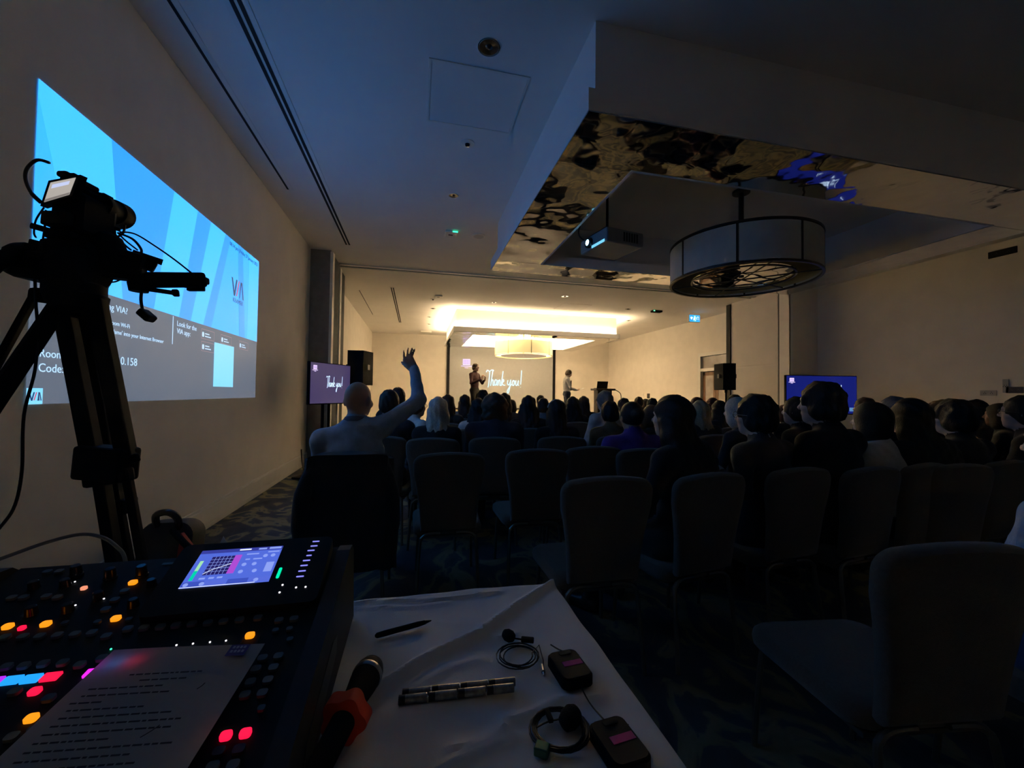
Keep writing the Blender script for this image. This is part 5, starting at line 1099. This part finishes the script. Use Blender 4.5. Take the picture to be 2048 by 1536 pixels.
wpart('clip', MB().box((-.004, -.012, -.003), (.004, .012, .004), Matrix.Translation(pz(1098, 1432, CT+.01)), .001), BLACKM, l2); wpart('inner_lead', MB().tube(smooth_path([pz(1073, 1455, CT+.006), pz(1095, 1444, CT+.005), pz(1130, 1436, CT+.006)]), .0014, 6), BLACKR, l2, True)
# pale cable arching behind the desk
tag(MB().tube(smooth_path([pd(-120, 1160, 1.02), pd(0, 1118, 1.06), pd(90, 1086, 1.08), pd(160, 1069, 1.1), pd(205, 1075, 1.1), pd(235, 1095, 1.1), pd(250, 1118, 1.1), pd(256, 1180, 1.1), pd(256, 1240, 1.1)], 8), .0045, 8).build('patch_cable', mat('grey_cable', (.22, .22, .21), .5, noise=.1), None, True), 'pale grey cable arching up behind the mixing desk', 'cable')
# ================================================================== VIDEO TRIPOD, CAMERA AND RIG ARM
def bar(mb, a, b, w_, h_, bev=.004, up=(0, 0, 1)):
    a, b = Vector(a), Vector(b); M = align_z(a, b-a, up); mb.box((-w_/2, -h_/2, 0), (w_/2, h_/2, (b-a).length), M, bev); return mb
KB = mat('rig_black', (.006, .006, .007), .75, noise=.15, spec=.2)
ap = pd(160, 590, 1.5); tp = tag(empty('video_tripod', (ap.x, ap.y, 0)), 'tall black video tripod with fluid head and pan handle', 'tripod')
P = lambda x, y, D: pd(x, y, D)
wpart('fluid_head', bar(MB(), P(95, 566, 1.5), P(100, 512, 1.5), .20, .15, .03).box((-.07, -.08, -.06), (.09, .08, .07), Matrix.Translation(P(150, 525, 1.52)), .03), KB, tp)
wpart('head_drum', MB().lathe([(.05, -.09), (.075, -.085), (.085, -.03), (.085, .04), (.07, .06)], 28, align_z(P(158, 540, 1.5), (.97, -.23, .05))), KB, tp, True)
wpart('bowl', MB().lathe([(.035, -.10), (.075, -.05), (.085, -.02), (.085, .02), (.06, .04)], 28, Matrix.Translation(P(150, 580, 1.5))), KB, tp, True)
wpart('top_plate', bar(MB(), P(60, 492, 1.47), P(205, 528, 1.6), .11, .03), KB, tp)
wpart('pan_handle', MB().tube(smooth_path([P(80, 508, 1.46), P(45, 500, 1.43), P(20, 508, 1.38), P(-10, 535, 1.32), P(-90, 600, 1.18)]), [.028]*6+[.026]*6+[.022]*6+[.018]*7, 12), KB, tp, True)
hub = MB().lathe([(.03, -.05), (.075, -.03), (.08, .02), (.05, .04)], 24, Matrix.Translation(P(160, 602, 1.5))); wpart('shoulder', hub, KB, tp, True)
def leg_obj(parts): 
    o = None
    for nm, mb in parts:
        if o is None: o = wpart(nm, mb, KB, tp, False)
        else: q = mb.build(nm, KB, o)
    return o
f1a, f1b = pz(290, 1512, 0), pz(352, 1512, 0)
def til(a, b, t): return a+(b-a)*t
a0, b0 = P(124, 596, 1.5), P(192, 600, 1.5); a1, b1 = P(188, 925, 1.47), P(256, 925, 1.47)
leg_obj([('leg', bar(MB(), a0, a1, .044, .05)), ('leg_tube', bar(MB(), b0, b1, .044, .05)), ('leg_knuckle', bar(MB(), P(116, 600, 1.5), P(200, 606, 1.5), .07, .06, .015)), ('leg_clamp', bar(MB(), P(165, 922, 1.47), P(262, 930, 1.47), .085, .12, .012)), ('leg_clamp_foot', bar(MB(), P(172, 962, 1.46), P(262, 948, 1.46), .04, .05, .01)), ('clamp_lever', bar(MB(), P(255, 922, 1.45), P(276, 914, 1.44), .02, .03, .006)), ('lower_tube', bar(MB(), P(203, 960, 1.465), f1a+Vector((0, 0, .03)), .045, .035)), ('lower_tube', bar(MB(), P(254, 950, 1.465), f1b+Vector((0, 0, .03)), .026, .026)), ('foot', bar(MB(), til(f1a, f1b, -.1)+Vector((0, 0, .02)), til(f1a, f1b, 1.1)+Vector((0, 0, .02)), .04, .04, .01))])
f2 = Vector((-1.72, 1.42, 0)); s2_ = P(96, 600, 1.48); s2b = P(128, 596, 1.5); side = Vector((.045, -.06, 0))
m2_ = til(s2_, f2, .52)
leg_obj([('leg', bar(MB(), s2b, m2_+side, .044, .05)), ('leg_tube', bar(MB(), P(70, 590, 1.46), m2_-side, .022, .022)), ('leg_knuckle', bar(MB(), P(60, 588, 1.46), P(135, 598, 1.5), .05, .05, .015)), ('leg_clamp', bar(MB(), m2_-side*1.4, m2_+side*1.4, .10, .08, .012)), ('lower_tube', bar(MB(), m2_, f2+Vector((0, 0, .03)), .035, .035)), ('foot', bar(MB(), f2+Vector((-.03, 0, .02)), f2+Vector((.03, 0, .02)), .04, .04, .01))])
f3 = pz(298, 1360, 0); m3 = til(P(165, 600, 1.55), f3, .5)
leg_obj([('leg', bar(MB(), P(165, 600, 1.55), m3, .04, .04)), ('leg_clamp', bar(MB(), m3+Vector((-.05, 0, 0)), m3+Vector((.05, 0, 0)), .08, .06, .01)), ('lower_tube', bar(MB(), m3, f3+Vector((0, 0, .03)), .03, .03)), ('foot', bar(MB(), f3+Vector((-.03, 0, .02)), f3+Vector((.03, 0, .02)), .04, .04, .01))])
# camera
Fw = Vector((.26, .965, 0)).normalized(); o0 = P(94, 462, 1.46); Mc = frame_mat(o0, Vector((Fw.y, -Fw.x, 0)), Fw) @ Matrix.Rotation(math.radians(-3), 4, 'X')
vc = tag(empty('video_camera', tuple(o0)), 'black video camera with lit monitor on top of the tripod', 'camera')
wpart('body', MB().box((0, 0, 0), (.115, .135, .15), Mc, .014).box((.005, .02, .15), (.105, .12, .175), Mc, .01), KB, vc); wpart('battery_pack', MB().box((.012, -.035, .01), (.10, .0, .06), Mc, .006), KB, vc)
wpart('top_handle', MB().box((.02, -.01, .20), (.06, .11, .222), Mc, .008).box((.025, .0, .17), (.055, .025, .21), Mc, .004).box((.025, .08, .17), (.055, .105, .21), Mc, .004).box((.06, -.005, .19), (.085, .03, .215), Mc, .004).box((.05, .10, .175), (.085, .14, .2), Mc, .004), KB, vc)
MQ = [P(88, 404, 1.47), P(138, 389, 1.41), P(151, 355, 1.41), P(101, 365, 1.47)]
def mon(u, v, o_=0.):
    p = MQ[0]*(1-u)*(1-v)+MQ[1]*u*(1-v)+MQ[2]*u*v+MQ[3]*(1-u)*v; n = (MQ[1]-MQ[0]).cross(MQ[3]-MQ[0]).normalized(); return p+n*o_
def mquad(u0, v0, u1, v1, o0, o1): 
    q = [mon(u0, v0, o0), mon(u1, v0, o0), mon(u1, v1, o0), mon(u0, v1, o0), mon(u0, v0, o1), mon(u1, v0, o1), mon(u1, v1, o1), mon(u0, v1, o1)]
    return MB().add(q, [(3, 2, 1, 0), (4, 5, 6, 7), (0, 1, 5, 4), (1, 2, 6, 5), (2, 3, 7, 6), (3, 0, 4, 7)])
wpart('monitor', mquad(-.14, -.14, 1.14, 1.14, -.02, -.001), KB, vc); wpart('monitor_picture', mquad(0, 0, 1, 1, -.001, .0), emis('monitor_img', (.36, .33, .30), 1.2), vc)
wpart('monitor_glow', mquad(.12, .66, .82, .86, 0, .0004), emis('monitor_sky', (.42, .47, .68), 1.3), vc); wpart('monitor_crowd', mquad(0, 0, 1, .13, 0, .0004), emis('monitor_low', (.17, .15, .14), 1.2), vc)
LA, LB = P(196, 408, 1.55), P(240, 432, 1.68); LM = align_z(LA, LB-LA)
wpart('lens', MB().lathe([(.045, 0), (.045, .03), (.041, .04), (.043, .08), (.050, .085), (.053, .14), (.049, .142), (.045, .12)], 28, LM, cap=False), KB, vc, True)
wpart('lens_glass', MB().lathe([(.046, .115), (.02, .122), (.001, .124)], 24, LM, cap=False), BLACKG, vc, True)
wpart('base_plate', MB().box((.01, -.02, -.03), (.105, .13, -.004), Mc, .006), KB, vc); wpart('riser', bar(MB(), P(165, 475, 1.53), P(168, 545, 1.53), .05, .06, .008), KB, vc)
for a, b in (((62, 451), (190, 488)), ((98, 446), (190, 474))): wpart('rod', MB().tube([P(*a, 1.46), P(*b, 1.62)], .0105, 10), KB, vc, True)
wpart('cable', MB().tube(smooth_path([P(100, 326, 1.48), P(75, 320, 1.47), P(55, 336, 1.46), P(51, 358, 1.46), P(62, 385, 1.46), P(82, 405, 1.47)]), [.004]+[.0055]*24+[.007]*6, 8), BLACKR, vc, True)
for pts in ([(88, 415), (72, 440), (68, 465), (72, 475)], [(92, 420), (90, 450), (86, 478)]): wpart('thin_cable', MB().tube(smooth_path([P(x, y, 1.45) for x, y in pts]), .003, 6), BLACKR, vc, True)
# rig arm with monitor recorder, rods and hanging leads
ra_ = tag(empty('rig_arm', tuple(P(200, 545, 1.5))), 'black rail arm with clamps and looping leads fixed to the tripod head', 'camera rig')
wpart('rail', bar(MB(), P(190, 545, 1.53), P(385, 568, 1.72), .055, .03), KB, ra_); wpart('rail_end', bar(MB(), P(290, 560, 1.6), P(412, 560, 1.74), .035, .06, .01), KB, ra_)
wpart('rail_cap', bar(MB(), P(385, 562, 1.74), P(417, 562, 1.75), .03, .03, .008), KB, ra_); wpart('end_bracket', bar(MB(), P(375, 577, 1.74), P(409, 577, 1.75), .02, .022, .004), KB, ra_)
wpart('device_block', bar(MB(), P(197, 515, 1.55), P(290, 540, 1.62), .11, .10, .02), KB, ra_); wpart('device_dome', MB().lathe([(.05, -.04), (.06, 0), (.045, .04), (.01, .06)], 20, Matrix.Translation(P(213, 495, 1.56))), KB, ra_, True)
wpart('upper_rod', MB().tube([P(265, 505, 1.6), P(325, 525, 1.66)], .012, 10), KB, ra_, True); wpart('rod_clamp', bar(MB(), P(262, 512, 1.6), P(312, 535, 1.65), .05, .045, .008), KB, ra_)
wpart('lower_strut', MB().tube([P(275, 575, 1.6), P(355, 587, 1.68)], .009, 10), KB, ra_, True); wpart('strut_end', bar(MB(), P(345, 586, 1.67), P(358, 586, 1.68), .03, .026, .004), KB, ra_); wpart('counter_clamp', MB().lathe([(.03, -.03), (.036, 0), (.03, .03)], 18, Matrix.Translation(P(278, 568, 1.6))), KB, ra_, True)
wpart('hot_shoe', bar(MB(), P(211, 450, 1.58), P(240, 460, 1.6), .02, .012, .003), KB, ra_); wpart('shoe_post', bar(MB(), P(226, 455, 1.59), P(228, 480, 1.59), .014, .014, .003), KB, ra_)
for pts, r_ in (([(250, 450), (246, 466), (232, 475), (222, 474)], .004), ([(205, 470), (195, 466), (188, 474), (192, 482)], .003), ([(240, 464), (270, 468), (310, 492), (350, 520), (388, 550)], .0032), ([(236, 466), (265, 478), (282, 498), (280, 508), (268, 510)], .0045), ([(232, 470), (250, 490), (262, 500)], .0035), ([(238, 468), (252, 482), (275, 500)], .003), ([(270, 540), (235, 562), (212, 566), (203, 582), (200, 590)], .003)): wpart('lead', MB().tube(smooth_path([P(x, y, 1.6) for x, y in pts]), r_, 6), BLACKR, ra_, True)
wpart('hanging_lead', MB().tube(smooth_path([P(284, 578, 1.6), P(282, 600, 1.6), P(286, 625, 1.6)]), .0055, 8), BLACKR, ra_, True); wpart('lead_plug', bar(MB(), P(283, 622, 1.6), P(304, 640, 1.6), .045, .03, .008), BLACKR, ra_)
wpart('hanging_lead', MB().tube(smooth_path([P(220, 556, 1.58), P(214, 580, 1.57), P(214, 610, 1.56), P(214, 650, 1.55)]), .004, 8), BLACKR, ra_, True); wpart('adapter_plug', bar(MB(), P(214, 645, 1.55), P(217, 690, 1.55), .03, .022, .005), BLACKR, ra_)
wpart('hanging_lead', MB().tube(smooth_path([P(188, 565, 1.55), P(200, 590, 1.55), P(206, 615, 1.55), P(205, 640, 1.55)]), .007, 8), BLACKR, ra_, True)
tag(MB().tube(smooth_path([P(70, 560, 1.45), P(72, 610, 1.44), P(75, 660, 1.43), P(70, 740, 1.42), P(48, 830, 1.4), P(44, 940, 1.38), P(30, 1010, 1.35), P(0, 1055, 1.3), P(-60, 1120, 1.25)]), .0045, 8).build('power_lead', BLACKR, None, True), 'thin black lead hanging down beside the tripod legs', 'cable')
# bag by the wall
bx, by = -1.62, 3.30
bg = tag(empty('equipment_bag', (bx, by, 0)), 'black equipment bag with red lining on the floor by the left wall', 'bag')
vs, fs = pillow(rrect(.34, .40, .10, 5), .20, Matrix.Translation((0, 0, .20)) @ Matrix.Rotation(math.radians(80), 4, 'X')); MB().add(vs, fs).build('shell', mat('bag_black', (.018, .02, .026), .6, noise=.2, bump=.3, bscale=200), bg, True)
MB().tube(smooth_path([(-.06, -.06, .38), (-.05, -.09, .46), (.02, -.10, .48), (.07, -.09, .44), (.07, -.06, .36)]), .022, 10).build('handle', BLACKG, bg, True)
MB().prism([(.05, .0), (.17, -.02), (.19, .05), (.06, .22)], -.02, .02, Matrix.Translation((.06, -.16, .13)) @ Matrix.Rotation(math.radians(80), 4, 'X')).build('red_flap', mat('red_fabric', (.38, .035, .03), .8, noise=.15), bg)
MB().tube(smooth_path([(.05, -.1, .36), (.14, -.16, .30), (.24, -.18, .20), (.30, -.16, .10)]), .02, 8).build('strap', BLACKM, bg, True)
o = tag(MB().prism([(0, 0), (.18, -.02), (.06, .17)], 0, .003, Matrix.Translation((bx+.15, by+.22, .022)) @ Matrix.Rotation(math.radians(75), 4, 'X')).build('folded_paper', mat('paper_scrap', (.55, .54, .52), .8, noise=.03)), 'folded white paper poking out beside the red bag', 'paper'); o['group'] = 'x'; del o['group']
MB().prism([(.01, .005), (.16, -.015), (.07, .10)], .003, .005, Matrix.Translation((bx+.15, by+.22, .022)) @ Matrix.Rotation(math.radians(75), 4, 'X')).build('inner_fold', mat('paper_scrap2', (.45, .44, .43), .8, noise=.03), o)
